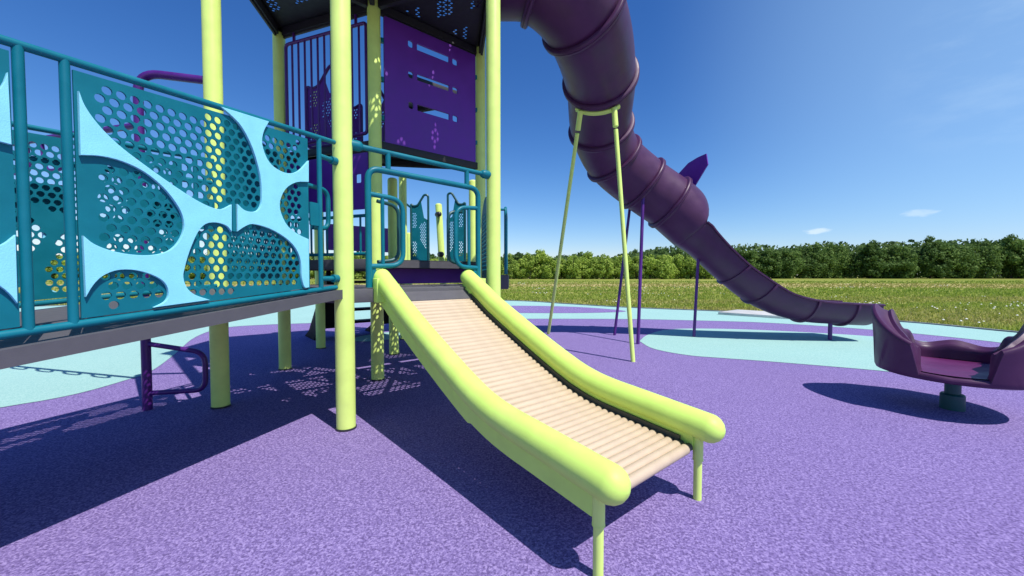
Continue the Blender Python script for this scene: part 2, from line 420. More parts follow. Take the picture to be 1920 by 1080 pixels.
# hexagonal roof over the front posts (above the photo's top edge, known from its shadow)
bm = bmesh.new(); ring0 = [pD + (q - pD) * 1.12 for q in (pA, pB, pC, pP, pG, pE)]; lo_ = []; up_ = []; ci_ = []
for q in ring0: lo_.append(bm.verts.new((q.x, q.y, 5.18))); up_.append(bm.verts.new((q.x, q.y, 5.23))); m_ = pD + (q - pD) * .5; ci_.append(bm.verts.new((m_.x, m_.y, 5.62)))
ap = bm.verts.new((pD.x, pD.y, 5.85)); cu_ = bm.verts.new((pD.x, pD.y, 5.70))
for k in range(6):
    j = (k + 1) % 6; bm.faces.new((lo_[k], lo_[j], up_[j], up_[k])); bm.faces.new((up_[k], up_[j], ci_[j], ci_[k])); bm.faces.new((ci_[k], ci_[j], ap)); bm.faces.new((lo_[j], lo_[k], cu_))
obj('roof', bm, M['purple_sheet'], tower, ang=20)

def wall_part(name, outers, holes, thick, p, ang, mat, parent, off=0.0, bevel=0, label=None):
    xd = unit(ang); nd = Vector((xd.y, -xd.x, 0))
    me = plate_mesh(outers, holes, thick, Vector((p.x, p.y, 0)) + nd * off, xd, name, bevel)
    return link(name, me, mat, parent, label)
def on(p, ang, s, z, off=0.0):
    xd = unit(ang); nd = Vector((xd.y, -xd.x, 0)); q = Vector((p.x, p.y, 0)) + xd * s + nd * off
    return Vector((q.x, q.y, z))
def rrect(x0, y0, x1, y1, r, n=4):
    out = []
    for cx_, cy_, a0 in ((x1 - r, y1 - r, 0), (x0 + r, y1 - r, 90), (x0 + r, y0 + r, 180), (x1 - r, y0 + r, 270)):
        for k in range(n + 1):
            a = math.radians(a0 + 90 * k / n); out.append((cx_ + r * math.cos(a), cy_ + r * math.sin(a)))
    return out
# step riser between the two floors
wall_part('riser_panel', [rrect(.07, .962, 1.20, 1.125, .01)], [], .02, pD, 40, M['purple_sheet'], tower, -.14)
bm = bmesh.new(); m = (pD + pP) / 2; box(bm, (m.x, m.y, 1.168), .57, .02, .044, unit(40), .006); obj('step_nosing', bm, M['deck_dark'], tower)
# big purple panel with slots
holes = []
for z in (3.455, 3.14, 2.825):
    holes += [rrect(.345, z - .037, .405, z + .037, .022), rrect(.445, z - .036, .835, z + .036, .006), rrect(.875, z - .036, .945, z + .036, .02)]
pan = wall_part('wall_panel', [rrect(.095, 2.375, 1.185, 3.625, .012)], holes, .019, pD, 40, M['purple_sheet'], tower, .01, .002)
for s in (.075, 1.2):
    for z in (2.62, 3.0, 3.38):
        bm = bmesh.new(); tube(bm, [on(pD, 40, s, z - .022, .01), on(pD, 40, s, z + .022, .01)], .017, 10); obj('bracket', bm, M['teal'], pan)
# bar panel on the next face
barp = None
bm = bmesh.new()
fr = [on(pE, -20, *q) for q in ((.10, 2.47), (.10, 3.55), (1.175, 3.55), (1.175, 2.47), (.10, 2.47))]
tube(bm, fillet(fr, .04, 4), .017, 10)
barp = obj('bar_panel', bm, M['purple'], tower)
bm = bmesh.new()
for k in range(1, 12):
    s = .10 + 1.075 * k / 12; bm2 = bmesh.new(); tube(bm2, [on(pE, -20, s, 2.48), on(pE, -20, s, 3.54)], .0115, 8); obj('bar', bm2, M['purple'], barp)
bm.free()
for s, z in ((.22, 3.55), (1.05, 3.55)):
    bm = bmesh.new(); tube(bm, [on(pE, -20, s, z), on(pE, -20, s, z + .10)], .016, 8); obj('stub', bm, M['purple'], barp)

def handhold(p, ang, s0, z0, w, h, mat_t, mat_s, parent, flip=False, name='handhold_panel', r=.016, off=0):
    """loop-topped tube frame with a punched sheet whose top dips in a wave"""
    fx = (lambda x: s0 + (w - x if flip else x))
    pts = [(0, .05), (0, h), (w * .38, h), (w * .38 + .05, h - .28), (w, h - .34), (w, 0), (0, 0), (0, .06)]
    pts = [(.0, .08), (.0, h - .02), (w * .22, h + .0), (w * .42, h - .10), (w * .62, h - .20), (w * .86, h - .21), (w, h - .17), (w, 0), (0, 0), (0, .08)]
    bm = bmesh.new(); tube(bm, fillet([on(p, ang, fx(x), z0 + z, off) for x, z in pts], .06, 5), r, 10)
    o = obj(name, bm, mat_t, parent)
    prof = [(.0, .02), (.0, h * .62), (w * .25, h * .66), (w * .42, h - .12), (w * .62, h - .21), (w * .86, h - .22), (w, h - .19), (w, .02)]
    if flip: outer = [(fx(x), z0 + z) for x, z in prof]
    else: outer = [(fx(x), z0 + z) for x, z in prof[::-1]]
    reg1 = [(fx(x), z0 + z) for x, z in ((w * .08, h * .10), (w * .50, h * .34), (w * .55, h * .55), (w * .2, h * .62), (w * .08, h * .60))]
    reg2 = [(fx(x), z0 + z) for x, z in ((w * .62, h * .08), (w * .93, h * .08), (w * .93, h * .32), (w * .62, h * .32))]
    reg3 = [(fx(x), z0 + z) for x, z in ((w * .62, h * .50), (w * .93, h * .50), (w * .93, h * .74), (w * .62, h * .74))]
    hs = perf_grid(reg1, .034, .011, n=8) + perf_grid(reg2, .034, .011, n=8) + perf_grid(reg3, .034, .011, n=8)
    wall_part('punched_sheet', [outer], hs, .008, p, ang, mat_s, o, off)
    return o
handhold(pE, -20, .22, 2.47, .42, .86, M['purple'], M['purple_sheet'], tower, True, off=-.16)
handhold(pE, -20, .12, 2.47, .62, .70, M['purple'], M['purple_sheet'], tower, False, off=-.42)
handhold(pE, -20, 1.02, 2.47, .30, .58, M['purple'], M['purple_sheet'], tower, False, off=-.30)
# hanging purple window panel and bar guard below the upper deck
hp = wall_part('hanging_panel', [rrect(.09, 1.72, 1.185, 2.28, .01)], [rrect(.30, 1.985, .36, 2.075, .01), rrect(.80, 1.985, .97, 2.075, .012), rrect(1.03, 1.985, 1.10, 2.075, .012)], .019, pE, -20, M['purple_sheet'], tower)
bm = bmesh.new(); tube(bm, fillet([on(pE, -20, *q) for q in ((.09, 1.27), (.09, 1.655), (1.185, 1.655), (1.185, 1.27), (.09, 1.27))], .03, 3), .017, 10)
gd = obj('bar_guard', bm, M['teal'], tower)
for k in range(1, 10):
    bm = bmesh.new(); s = .09 + 1.095 * k / 10; tube(bm, [on(pE, -20, s, 1.28), on(pE, -20, s, 1.65)], .011, 8); obj('bar', bm, M['teal'], gd)
wall_part('rear_panel', [rrect(.09, 1.42, 1.18, 1.80, .01)], [], .019, pF, 40, M['purple_sheet'], tower)
# side panel between the right hand posts
outer = [(.09, 1.02), (1.17, 1.02)] + sm2([(1.17, 1.5), (1.05, 1.72), (.8, 1.86), (.5, 1.84), (.25, 1.68), (.09, 1.62)], 3)
sp = wall_part('side_panel', [outer], perf_grid([(.16, 1.08), (1.1, 1.08), (1.1, 1.5), (.8, 1.75), (.3, 1.6), (.16, 1.5)], .05, .017), .010, pC, 100, M['teal_sheet'], tower)

wall_part('side_panel', [rrect(.075, 1.0, 1.195, 2.36, .03)], perf_grid([(.15, 1.08), (1.12, 1.08), (1.12, 1.5), (.15, 1.5)], .05, .017), .010, pA, 100, M['teal_sheet'], tower)
# entry arch over the roller slide (between the two front posts)
def bc(s, z, off=0): return on(pB, 40, s, z, off)
bm = bmesh.new(); tube(bm, [bc(.075, 1.94), bc(1.195, 1.925)], .019, 14); arch = obj('entry_arch', bm, M['teal'], tower)
for s, z in ((.075, 1.94), (1.195, 1.925)):
    bm = bmesh.new(); tube(bm, [bc(s - .03, z, .0), bc(s + .028, z, .0)], .036, 16, 'round'); obj('clamp', bm, M['teal'], arch)
bm = bmesh.new(); tube(bm, fillet([bc(.168, .965), bc(.168, 1.805), bc(1.105, 1.79), bc(1.105, .965)], .085, 7), .022, 14); inner_f = obj('arch_frame', bm, M['teal'], arch)
for s in (.315, .99):
    bm = bmesh.new(); tube(bm, [bc(s, 1.80), bc(s, 1.935)], .019, 12); obj('stub', bm, M['teal'], arch)
for s0, s1, sb in ((.168, .425, .27), (1.105, .88, 1.01)):
    bm = bmesh.new(); tube(bm, fillet([bc(s0, 1.625), bc(s1, 1.61), bc(s1, 1.125), bc(s0, 1.115)], .10, 7), .018, 12); lp = obj('handle_loop', bm, M['teal'], arch)
    bm = bmesh.new(); tube(bm, [bc(sb, 1.125), bc(sb, 1.61)], .014, 10); obj('bar', bm, M['teal'], lp)
    k = 1 if s1 > s0 else -1
    wall_part('foot_plate', [rrect(min(s0, s0 + k * .05), .965, max(s0, s0 + k * .05), 1.11, .004)] if True else [], [], .012, pB, 40, M['teal'], arch)
    bm = bmesh.new(); off = -.10; tube(bm, fillet([bc(s0 + k * .10, 1.60, off), bc(s1 + k * .01, 1.58, off), bc(s1 + k * .01, 1.17, off), bc(s0 + k * .10, 1.15, off)], .08, 6), .014, 10); obj('handle_loop', bm, M['dark_teal'], arch)

# landing with a teal barrier seen behind the right post
bm = bmesh.new(); lc = Vector((-.33, 6.15, 0)); prism(bm, [(-.62, 5.98), (-.055, 5.98), (-.055, 7.1), (-.62, 7.1)], .84, 1.06, .01); ldg = obj('landing', bm, M['deck'], tower)
bm = bmesh.new(); tube(bm, fillet([(-.10, 5.99, 1.07), (-.10, 5.99, 2.10), (-.10, 7.05, 2.10), (-.10, 7.05, 1.07)], .10, 5), .022, 12); tube(bm, [(-.10, 6.0, 1.14), (-.10, 7.04, 1.14)], .018, 10)
bar = obj('barrier', bm, M['teal'], tower)
for k in range(1, 9):
    bm = bmesh.new(); y = 5.99 + 1.06 * k / 9; tube(bm, [(-.10, y, 1.14), (-.10, y, 2.09)], .011, 8); obj('bar', bm, M['teal'], bar)
bm = bmesh.new(); tube(bm, fillet([(-.50, 5.99, 1.07), (-.50, 5.99, 2.06), (-.10, 5.99, 2.06)], .06, 5), .018, 10); obj('barrier', bm, M['teal'], tower)

# ------------------------------------------------------------------ bridge
bridge = thing('ramp_bridge', 'sloping grey bridge walled by teal perforated panels with pale blue organic cut-outs', 'bridge', (pA + pB) / 2 + unit(70) * -1.4)
BD = 70
SL = .082
def zr_top(s): return 1.928 + SL * s if s > -1.6 else 1.928 - SL * 1.6 + .06 * (s + 1.6)
def zr_bot(s): return .978 + SL * s if s > -1.6 else .978 - SL * 1.6 + .06 * (s + 1.6)
def zd_bot(s): return .905 + .100 * s
def br(s, z, off=0): return on(pB, BD, s, z, off)
S0 = -3.3
# deck slab
W = SIDE - .06
bm = bmesh.new(); prev = None
for k in range(23):
    s = -.016 + (S0 + .016) * k / 22
    zt = zd_bot(s) + .056; zb = zd_bot(s) - .004
    v = [bm.verts.new(br(s, z, o)) for o, z in ((.035, zb), (.035, zt), (-W, zt), (-W, zb))]
    if prev:
        for i in range(4): bm.faces.new((prev[i], prev[(i + 1) % 4], v[(i + 1) % 4], v[i]))
    else: bm.faces.new(v)
    prev = v
bm.faces.new(prev[::-1])
obj('bridge_deck', bm, M['deck'], bridge)
# overlay outline traced on the panel (photo pixels -> panel plane), in two halves either side of the slot
ovL = sm2([(144, 178), (152, 198), (170, 225), (195, 253), (225, 280), (258, 305), (300, 335), (340, 362), (370, 380), (395, 391), (412, 393), (429, 385)], 3) + \
      sm2([(429, 433), (420, 423), (400, 417), (380, 420), (365, 436), (350, 470), (341, 500), (338, 520), (345, 540), (360, 553), (386, 562)], 3) + \
      sm2([(288, 575), (305, 566), (312, 553), (308, 535), (295, 522), (270, 511), (240, 505), (210, 507), (185, 518), (168, 535), (157, 553)], 3) + \
      sm2([(152, 444), (170, 458), (200, 470), (240, 478), (280, 479), (310, 472), (330, 455), (341, 430), (338, 405), (325, 380), (300, 350), (265, 322), (225, 303), (185, 293), (147, 291)], 3)
ovR = sm2([(441, 384), (452, 394), (465, 398), (478, 396), (485, 386), (487, 370), (484, 330), (470, 280), (450, 240), (430, 218), (411, 202)], 3) + \
      sm2([(499, 229), (490, 245), (486, 265), (490, 285), (500, 305), (515, 318), (535, 326), (555, 322), (574, 303)], 3) + \
      sm2([(574, 341), (550, 342), (530, 355), (520, 378), (522, 400), (535, 425), (555, 440), (574, 449)], 3) + \
      sm2([(575, 538), (567, 538), (562, 520), (560, 490), (550, 465), (530, 445), (500, 428), (470, 420), (455, 424), (441, 433)], 3)
toP = lambda q: onwall(q[0], q[1], pB, BD)
ovL = [toP(q) for q in ovL]; ovR = [toP(q) for q in ovR]
SA, SB = -1.292, -.283                       # panel ends
panel = [(SA, zr_bot(SA) + .02), (SB, zr_bot(SB) + .02), (SB, zr_top(SB) - .03), (SA, zr_top(SA) - .03)]
cand = perf_grid([(SA + .05, .86), (SB - .03, .93), (SB - .03, 1.86), (SA + .05, 1.80)], .0425, .0163, n=12)
holes = []
for c in cand:
    cxm = sum(q[0] for q in c) / len(c); cym = sum(q[1] for q in c) / len(c)
    if inside((cxm, cym), ovL) or inside((cxm, cym), ovR): continue
    if not inside((cxm, cym), panel) or edge_dist((cxm, cym), panel) < .034: continue
    if min(edge_dist((cxm, cym), ovL), edge_dist((cxm, cym), ovR)) < .006: continue
    if abs(cxm - toP((435, 410))[0]) < .03 and 1.25 < cym < 1.42: continue
    holes.append(c)
def mirror(poly, mid): return [(2 * mid - x, y + SL * 2 * (mid - x)) for x, y in poly][::-1]
def rail(off, flipside, parent):
    xs = [-.07 + (S0 + .07) * k / 24 for k in range(25)]
    bm = bmesh.new(); tube(bm, [br(s, zr_top(s), off) for s in xs], .0150, 14); obj('top_rail', bm, M['teal'], parent)
    bm = bmesh.new(); tube(bm, [br(s, zr_bot(s), off) for s in xs], .0150, 14); obj('bottom_rail', bm, M['teal'], parent)
    for s in (-.195, -1.312, -1.42, -2.49, -2.60):
        bm = bmesh.new(); tube(bm, [br(s, zr_bot(s), off), br(s, zr_top(s), off)], .0145, 14); obj('baluster', bm, M['teal'], parent)
    if flipside == 0:
        sets = [(0, lambda q: q), (1, None), (2, None)]
    for kind in range(3):
        if kind == 0: tr = lambda q: list(q)
        elif kind == 1:
            mid = (-1.366); tr = lambda q, m=mid: mirror(q, m)
        else:
            d = -2.36
            tr = lambda q, d=d: [(x + d + .0, y + SL * d) for x, y in q]
        po = wall_part('side_sheet', [tr(panel)], [tr(h) for h in holes], .008, pB, BD, M['teal_sheet'], parent, off, 0)
        fo = .012 if flipside == 0 else -.012
        wall_part('cutout_overlay', [tr(ovL), tr(ovR)], [], .013, pB, BD, M['aqua_sheet'], po, off + fo, .0015)
        if kind == 0:
            ss, z0 = toP((435, 383)); z1 = toP((435, 434))[1]
            bm = bmesh.new(); tube(bm, [br(ss, z1, off + fo * .8), br(ss, z0, off + fo * .8)], .010, 10); obj('slot_bar', bm, M['teal'], po)
rail(.0, 0, bridge)
FO = -(SIDE - .09)
rail(FO, 1, bridge)
bm = bmesh.new(); tube(bm, [br(s, zr_top(s) - .165, FO - .03) for s in (-.07, -.8, -1.6, -2.4, S0)], .019, 12); obj('middle_rail', bm, M['teal'], bridge)
for a_, b_ in ((-1.30, -.82), (-.52, -.05), (-2.5, -1.75)):
    wall_part('infill_sheet', [[(a_, zr_top(a_) - .52), (b_, zr_top(b_) - .52), (b_, zr_top(b_) - .29), (a_, zr_top(a_) - .29)]], [], .008, pB, BD, M['teal_sheet'], bridge, FO - .03)
# stubs clamping the railing to the front post, and the small plate beside it
for z in (1.80, 1.03):
    bm = bmesh.new(); tube(bm, [br(-.195, z, 0), br(-.05, z, 0)], .016, 10); tube(bm, [br(-.10, z, 0), br(-.06, z, 0)], .026, 12); obj('post_clamp', bm, M['teal'], bridge)
wall_part('corner_plate', [rrect(-.272, 1.36, -.205, 1.50, .006)], [], .01, pB, BD, M['teal_sheet'], bridge)
bm = bmesh.new(); tube(bm, fillet([br(-.30, 1.62, -.08), br(-.05, 1.62, -.08), br(-.05, 1.36, -.08), br(-.18, 1.36, -.08)], .07, 6), .015, 10); obj('grab_loop', bm, M['teal'], bridge)

# ------------------------------------------------------------------ roller slide
mid = (pB + pC) / 2; ax = unit(40); dn = unit(-50)
slide = thing('roller_slide', 'lime roller slide with beige rollers running down to the purple ground', 'roller slide', mid + dn * 1.0)
def sl(s, z, t): q = mid + dn * s + ax * t; return Vector((q.x, q.y, z))
prof = [(-.01, 1.035), (.20, .925), (.4, .815), (.8, .628), (1.13, .487), (1.30, .432), (1.45, .405), (1.62, .388), (1.985, .352)]
pr = [(p.x, p.z) for p in crom([Vector((s, 0, z)) for s, z in prof], 7)]
def pn(i):
    a = pr[max(0, i - 1)]; b = pr[min(len(pr) - 1, i + 1)]; d = Vector((b[0] - a[0], b[1] - a[1])).normalized(); return Vector((-d.y, d.x)) if d.x > 0 else Vector((d.y, -d.x))
for t in (-.372, .372):
    bm = bmesh.new(); tube(bm, [sl(s, z, t) for s, z in pr], .0655, 22, 'round'); rl = obj('side_rail', bm, M['lime_plastic'], slide, ang=60)
    bm = bmesh.new(); prev = None
    sg = 1 if t > 0 else -1
    for i, (s, z) in enumerate(pr):
        if s > 1.965: continue
        n = pn(i); zt = -.030; zb = -.160 if s < 1.2 else -.145
        v = [bm.verts.new(sl(s + n.x * q, z + n.y * q, tt)) for q, tt in ((zt, t - sg * .045), (zt, t + sg * .016), (zb, t + sg * .016), (zb + .02, t - sg * .02))]
        if prev:
            for k in range(4): bm.faces.new((prev[k], prev[(k + 1) % 4], v[(k + 1) % 4], v[k]))
        else: bm.faces.new(v[::-1])
        prev = v
    bm.faces.new(prev); obj('side_plate', bm, M['lime_plastic'], slide)
    bm = bmesh.new(); prev = None
    for i, (s, z) in enumerate(pr):
        if s > 1.93 or s < .05: continue
        n = pn(i); v = [bm.verts.new(sl(s + n.x * q, z + n.y * q, tt)) for q, tt in ((-.072, t - sg * .048), (-.072, t - sg * .030), (-.15, t - sg * .030), (-.15, t - sg * .048))]
        if prev:
            for k in range(4): bm.faces.new((prev[k], prev[(k + 1) % 4], v[(k + 1) % 4], v[k]))
        else: bm.faces.new(v[::-1])
        prev = v
    bm.faces.new(prev); obj('bearing_strip', bm, M['bearing'], slide)
    bm = bmesh.new(); s = 1.935
    tube(bm, [sl(s, .30, t), sl(s, .19, t)], .0225, 16); lg0 = bm
    tube(lg0, [sl(s, .19, t), sl(s, -.01, t)], .0185, 16); lg = obj('leg', bm, M['lime'], slide)
    bm = bmesh.new(); tube(bm, [sl(s, .186, t), sl(s, .192, t)], .0235, 16); obj('sleeve_ring', bm, M['lime'], lg)
    bm = bmesh.new(); box(bm, sl(.045, .945, t + sg * .012), .045, .060, .085, dn, .008); obj('mounting_block', bm, M['lime_plastic'], slide)
bm = bmesh.new(); v = [sl(-.03, .962, 0) + ax * q for q in (-.335, .335)] + [sl(.125, .868, 0) + ax * q for q in (.335, -.335)]
a = [bm.verts.new(p) for p in v]; b = [bm.verts.new(p - Vector((0, 0, .012))) for p in v]; bm.faces.new(a); bm.faces.new(b[::-1])
for k in range(4): bm.faces.new((a[k], a[(k + 1) % 4], b[(k + 1) % 4], b[k]))
obj('entry_plate', bm, M['deck'], slide)
# rollers along the slide bed
acc = 0; dist = [0]
for i in range(1, len(pr)): dist.append(dist[-1] + math.hypot(pr[i][0] - pr[i - 1][0], pr[i][1] - pr[i - 1][1]))
def at(d):
    for i in range(1, len(pr)):
        if dist[i] >= d:
            f_ = (d - dist[i - 1]) / (dist[i] - dist[i - 1]); n = (pn(i - 1) * (1 - f_) + pn(i) * f_)
            return pr[i - 1][0] + (pr[i][0] - pr[i - 1][0]) * f_, pr[i - 1][1] + (pr[i][1] - pr[i - 1][1]) * f_, n
    return pr[-1][0], pr[-1][1], pn(len(pr) - 1)
bm = bmesh.new(); tube(bm, [(0, 0, 0)] + [], .02) if False else None
me_r = None; d = .15; rr0 = .0236
while d < dist[-1] - .03:
    s, z, n = at(d); cpt = (s - n.x * .112, z - n.y * .112)
    if me_r is None:
        bm.free() if bm else None
        bm = bmesh.new(); tube(bm, [ax * -.310, ax * -.306, ax * .306, ax * .310], [rr0 - .003, rr0, rr0, rr0 - .003], 16); nf = len(bm.faces)
        for q in (-1, 1): tube(bm, [ax * (.311 * q), ax * (.342 * q)], .0185, 12)
        bm.faces.ensure_lookup_table()
        for f_ in bm.faces[nf:]: f_.material_index = 1
        me_r = bpy.data.meshes.new('roller'); bmesh.ops.recalc_face_normals(bm, faces=bm.faces[:]); bm.to_mesh(me_r); bm.free(); bm = None; smooth(me_r, 40); me_r.materials.append(M['roller']); me_r.materials.append(M['bearing'])
    o = bpy.data.objects.new('roller', me_r); COL.objects.link(o); o.parent = slide; o.location = sl(cpt[0], cpt[1], 0) - slide.location
    d += .0408

# ------------------------------------------------------------------ tube slide
tslide = thing('tube_slide', 'plum spiral tube slide that opens into a half-pipe chute, on thin legs', 'tube slide', (2.0, 6.2, 0))
path = [(-.22, 4.16, 4.24), (.30, 4.08, 4.14), (.84, 4.34, 3.86), (1.17, 5.22, 3.57), (1.33, 5.86, 3.26), (1.63, 6.25, 2.92), (2.18, 6.45, 2.54), (2.72, 6.52, 2.25), (3.02, 6.52, 1.93), (3.16, 6.52, 1.77)]
path = [(-.22, 4.16, 4.25), (.28, 4.06, 4.13), (.76, 4.30, 3.87), (1.15, 5.17, 3.64), (1.345, 5.96, 3.305), (1.65, 6.38, 2.96), (2.18, 6.56, 2.59), (2.655, 6.60, 2.28)]
KEY = len(path)
cp = crom(path, 12); RT = .45
fr_t = frames(cp)
sec = [0, 13, 24, 36, 48, 60, 72, 84]
for a, b in zip(sec[:-1], sec[1:]):
    bm = bmesh.new(); tube(bm, cp[a:b + 1], RT, 40)
    # open pipe: drop the end caps
    bm.faces.ensure_lookup_table()
    caps = [f_ for f_ in bm.faces if len(f_.verts) > 4]; bmesh.ops.delete(bm, geom=caps, context='FACES_ONLY')
    o = obj('tube_section', bm, M['plum'], tslide, ang=60); md = o.modifiers.new('wall', 'SOLIDIFY'); md.thickness = .012; md.offset = -1
for i in sec:
    t, n, b = fr_t[i]; bm = bmesh.new(); rg = []
    prof_f = [(-.036, RT - .004), (-.034, RT + .034), (-.025, RT + .045), (-.003, RT + .046), (-.0015, RT + .034), (.0015, RT + .034), (.003, RT + .046), (.025, RT + .045), (.034, RT + .034), (.036, RT - .004)]
    for k in range(44):
        a = 2 * PI * k / 44; rg.append([bm.verts.new(cp[i] + t * u + (n * math.cos(a) + b * math.sin(a)) * w) for u, w in prof_f])
    for k in range(44):
        for q in range(len(prof_f) - 1): bm.faces.new((rg[k][q], rg[k][q + 1], rg[(k + 1) % 44][q + 1], rg[(k + 1) % 44][q]))
    obj('flange', bm, M['plum'], tslide, ang=50)
# chute: half pipe
Y = 6.52
ch = [(3.11, 6.60, 1.885), (3.32, 6.58, 1.68), (3.84, 6.50, 1.13), (4.32, 6.47, .80), (4.80, 6.42, .645), (5.25, 6.38, .605), (5.72, 6.34, .585)]
cc = crom(ch, 8); fc = frames(cc)
def chute_ring(i, rw, rd, extra=0):
    t = fc[i][0]; side = Vector((t.y, -t.x, 0)).normalized(); up = side.cross(t).normalized()
    if up.z < 0: up = -up
    out = []
    for k in range(25):
        a = PI * k / 24; out.append(cc[i] + side * math.cos(a) * (rw + extra) - up * math.sin(a) * (rd + extra))
    return out, side, up
bm = bmesh.new(); prev = None
for i in range(len(cc)):
    q = i / (len(cc) - 1); rw = .45 - .03 * q; rd = .45 - .10 * min(1, q * 3)
    outer, side, up = chute_ring(i, rw, rd); inn, _, _ = chute_ring(i, rw, rd, -.014)
    lip_o = [outer[0] + up * .0 + side * .03, outer[0] + up * .022 + side * .032, inn[0] + up * .03 + side * .0]
    lip_p = [inn[24] + up * .03, outer[24] + up * .022 - side * .032, outer[24] - side * .03]
    if i == 0 or q > .985: pass
    loop = outer + lip_p[::-1] + inn[::-1] + lip_o[::-1]
    v = [bm.verts.new(p) for p in loop]
    if prev:
        for k in range(len(v)): bm.faces.new((prev[k], prev[(k + 1) % len(v)], v[(k + 1) % len(v)], v[k]))
    else: bm.faces.new(v[::-1])
    prev = v
bm.faces.new(prev); obj('chute', bm, M['plum'], tslide, ang=45)
for i in (15, 21, 32, 42):
    bm = bmesh.new(); q = i / (len(cc) - 1); rw = .45 - .03 * q; rd = .45 - .10 * min(1, q * 3); t = fc[i][0]
    o1, side, up = chute_ring(i, rw, rd, .028); i1, _, _ = chute_ring(i, rw, rd, -.004)
    rg = []
    for a, b in zip(o1, i1): rg.append([bm.verts.new(b - t * .022), bm.verts.new(a - t * .016), bm.verts.new(a + t * .016), bm.verts.new(b + t * .022)])
    for k in range(24):
        for w in range(3): bm.faces.new((rg[k][w], rg[k][w + 1], rg[k + 1][w + 1], rg[k + 1][w]))
    bm.faces.new(rg[0]); bm.faces.new(rg[-1][::-1]); obj('chute_rib', bm, M['plum'], tslide, ang=40)
# hood: the pipe's upper half curls down to the chute's rim
bm = bmesh.new(); A0, A1 = cp[-1], Vector(ch[0]); t0 = (cp[-1] - cp[-3]).normalized(); prev = None
for j in range(13):
    q = j / 12; cen = A0.lerp(A1, q); t1 = (t0 * (1 - q) + fc[0][0] * q).normalized(); side = Vector((t1.y, -t1.x, 0)).normalized(); up = side.cross(t1).normalized(); up = up if up.z > 0 else -up
    rs = 1.0 if q < .3 else max(.07, math.sqrt(max(0, 1 - ((q - .3) / .70) ** 2.2)))
    rg = [bm.verts.new(cen + side * math.cos(a) * RT + up * math.sin(a) * RT * (rs if math.sin(a) > 0 else 1)) for a in [2 * PI * k / 48 for k in range(48)]]
    if prev:
        for k in range(48): bm.faces.new((prev[k], prev[(k + 1) % 48], rg[(k + 1) % 48], rg[k]))
    prev = rg
o = obj('hood', bm, M['plum'], tslide, ang=60); md = o.modifiers.new('wall', 'SOLIDIFY'); md.thickness = .014; md.offset = 0
# fin plate standing on the far side of the pipe
def onY(u, v, y): d = ray(u, v); t = y / d.y; return Vector((d.x * t, y, EYE + d.z * t))
fin_px = [(1258, 345), (1268, 330), (1290, 306), (1308, 295), (1324, 288), (1327, 308), (1303, 348), (1290, 360)]
fp = []
for u, v in fin_px:
    a_, z_ = onwall(u, v, Vector((2.78, 7.0, 0)), 120); q_ = Vector((2.78, 7.0, 0)) + unit(120) * a_; fp.append(Vector((q_.x, q_.y, z_)))
bm = bmesh.new(); a = [bm.verts.new(p) for p in fp]; b = [bm.verts.new(p + Vector((.019, .011, 0))) for p in fp]; bm.faces.new(a); bm.faces.new(b[::-1])
for k in range(len(fp)): bm.faces.new((a[k], a[(k + 1) % len(fp)], b[(k + 1) % len(fp)], b[k]))
obj('fin', bm, M['purple_sheet'], tslide)
# A-frame of lime legs with its collar under the pipe
ci = 37; t, n, b = fr_t[ci]; cpt = cp[ci]
dirs = []
for k in range(0, 21):
    # arc on the camera-facing underside
    pass
fwd = (Vector((0, 0, EYE)) - cpt); fwd = (fwd - t * fwd.dot(t)).normalized(); sd = t.cross(fwd).normalized()
if sd.x < 0: sd = -sd
bm = bmesh.new(); arc = [cpt + (fwd * math.cos(a) + sd * math.sin(a)) * (RT + .036) for a in [math.radians(-44 + 70 * k / 16) for k in range(17)]]
tube(bm, arc, .020, 10); tube(bm, [p - t * -.03 for p in arc], .016, 8); col = obj('collar', bm, M['lime'], tslide)
for foot, top in ((gnd(1187, 678), arc[14]), (gnd(1028, 626), arc[2])):
    bm = bmesh.new(); top2 = top + (Vector((0, 0, EYE)) - top).normalized() * .03
    dirv = (foot - top2).normalized(); tube(bm, [top2, top2 + dirv * .24], .035, 14); tube(bm, [top2 + dirv * .28, Vector((foot.x, foot.y, -.01))], .027, 14); obj('leg', bm, M['lime'], tslide)
for foot, top, r_ in ((gnd(1152, 628.5), cp[70] + Vector((-.02, .30, -.33)), .024), (gnd(1196, 645), cp[70] + Vector((.0, -.30, -.33)), .026)):
    bm = bmesh.new(); tube(bm, [Vector((foot.x, foot.y, -.01)), top], r_, 14); obj('leg', bm, M['purple'], tslide)
f3 = gnd(1300, 631.5); bm = bmesh.new(); tube(bm, [(f3.x, f3.y - .02, -.01), (f3.x + .02, f3.y - .1, 1.46)], .024, 14); obj('leg', bm, M['purple'], tslide)
f4 = gnd(1556, 637.5); bm = bmesh.new(); tube(bm, [(f4.x, f4.y, -.01), (f4.x, f4.y, .30)], .03, 14); obj('leg', bm, M['purple'], tslide)

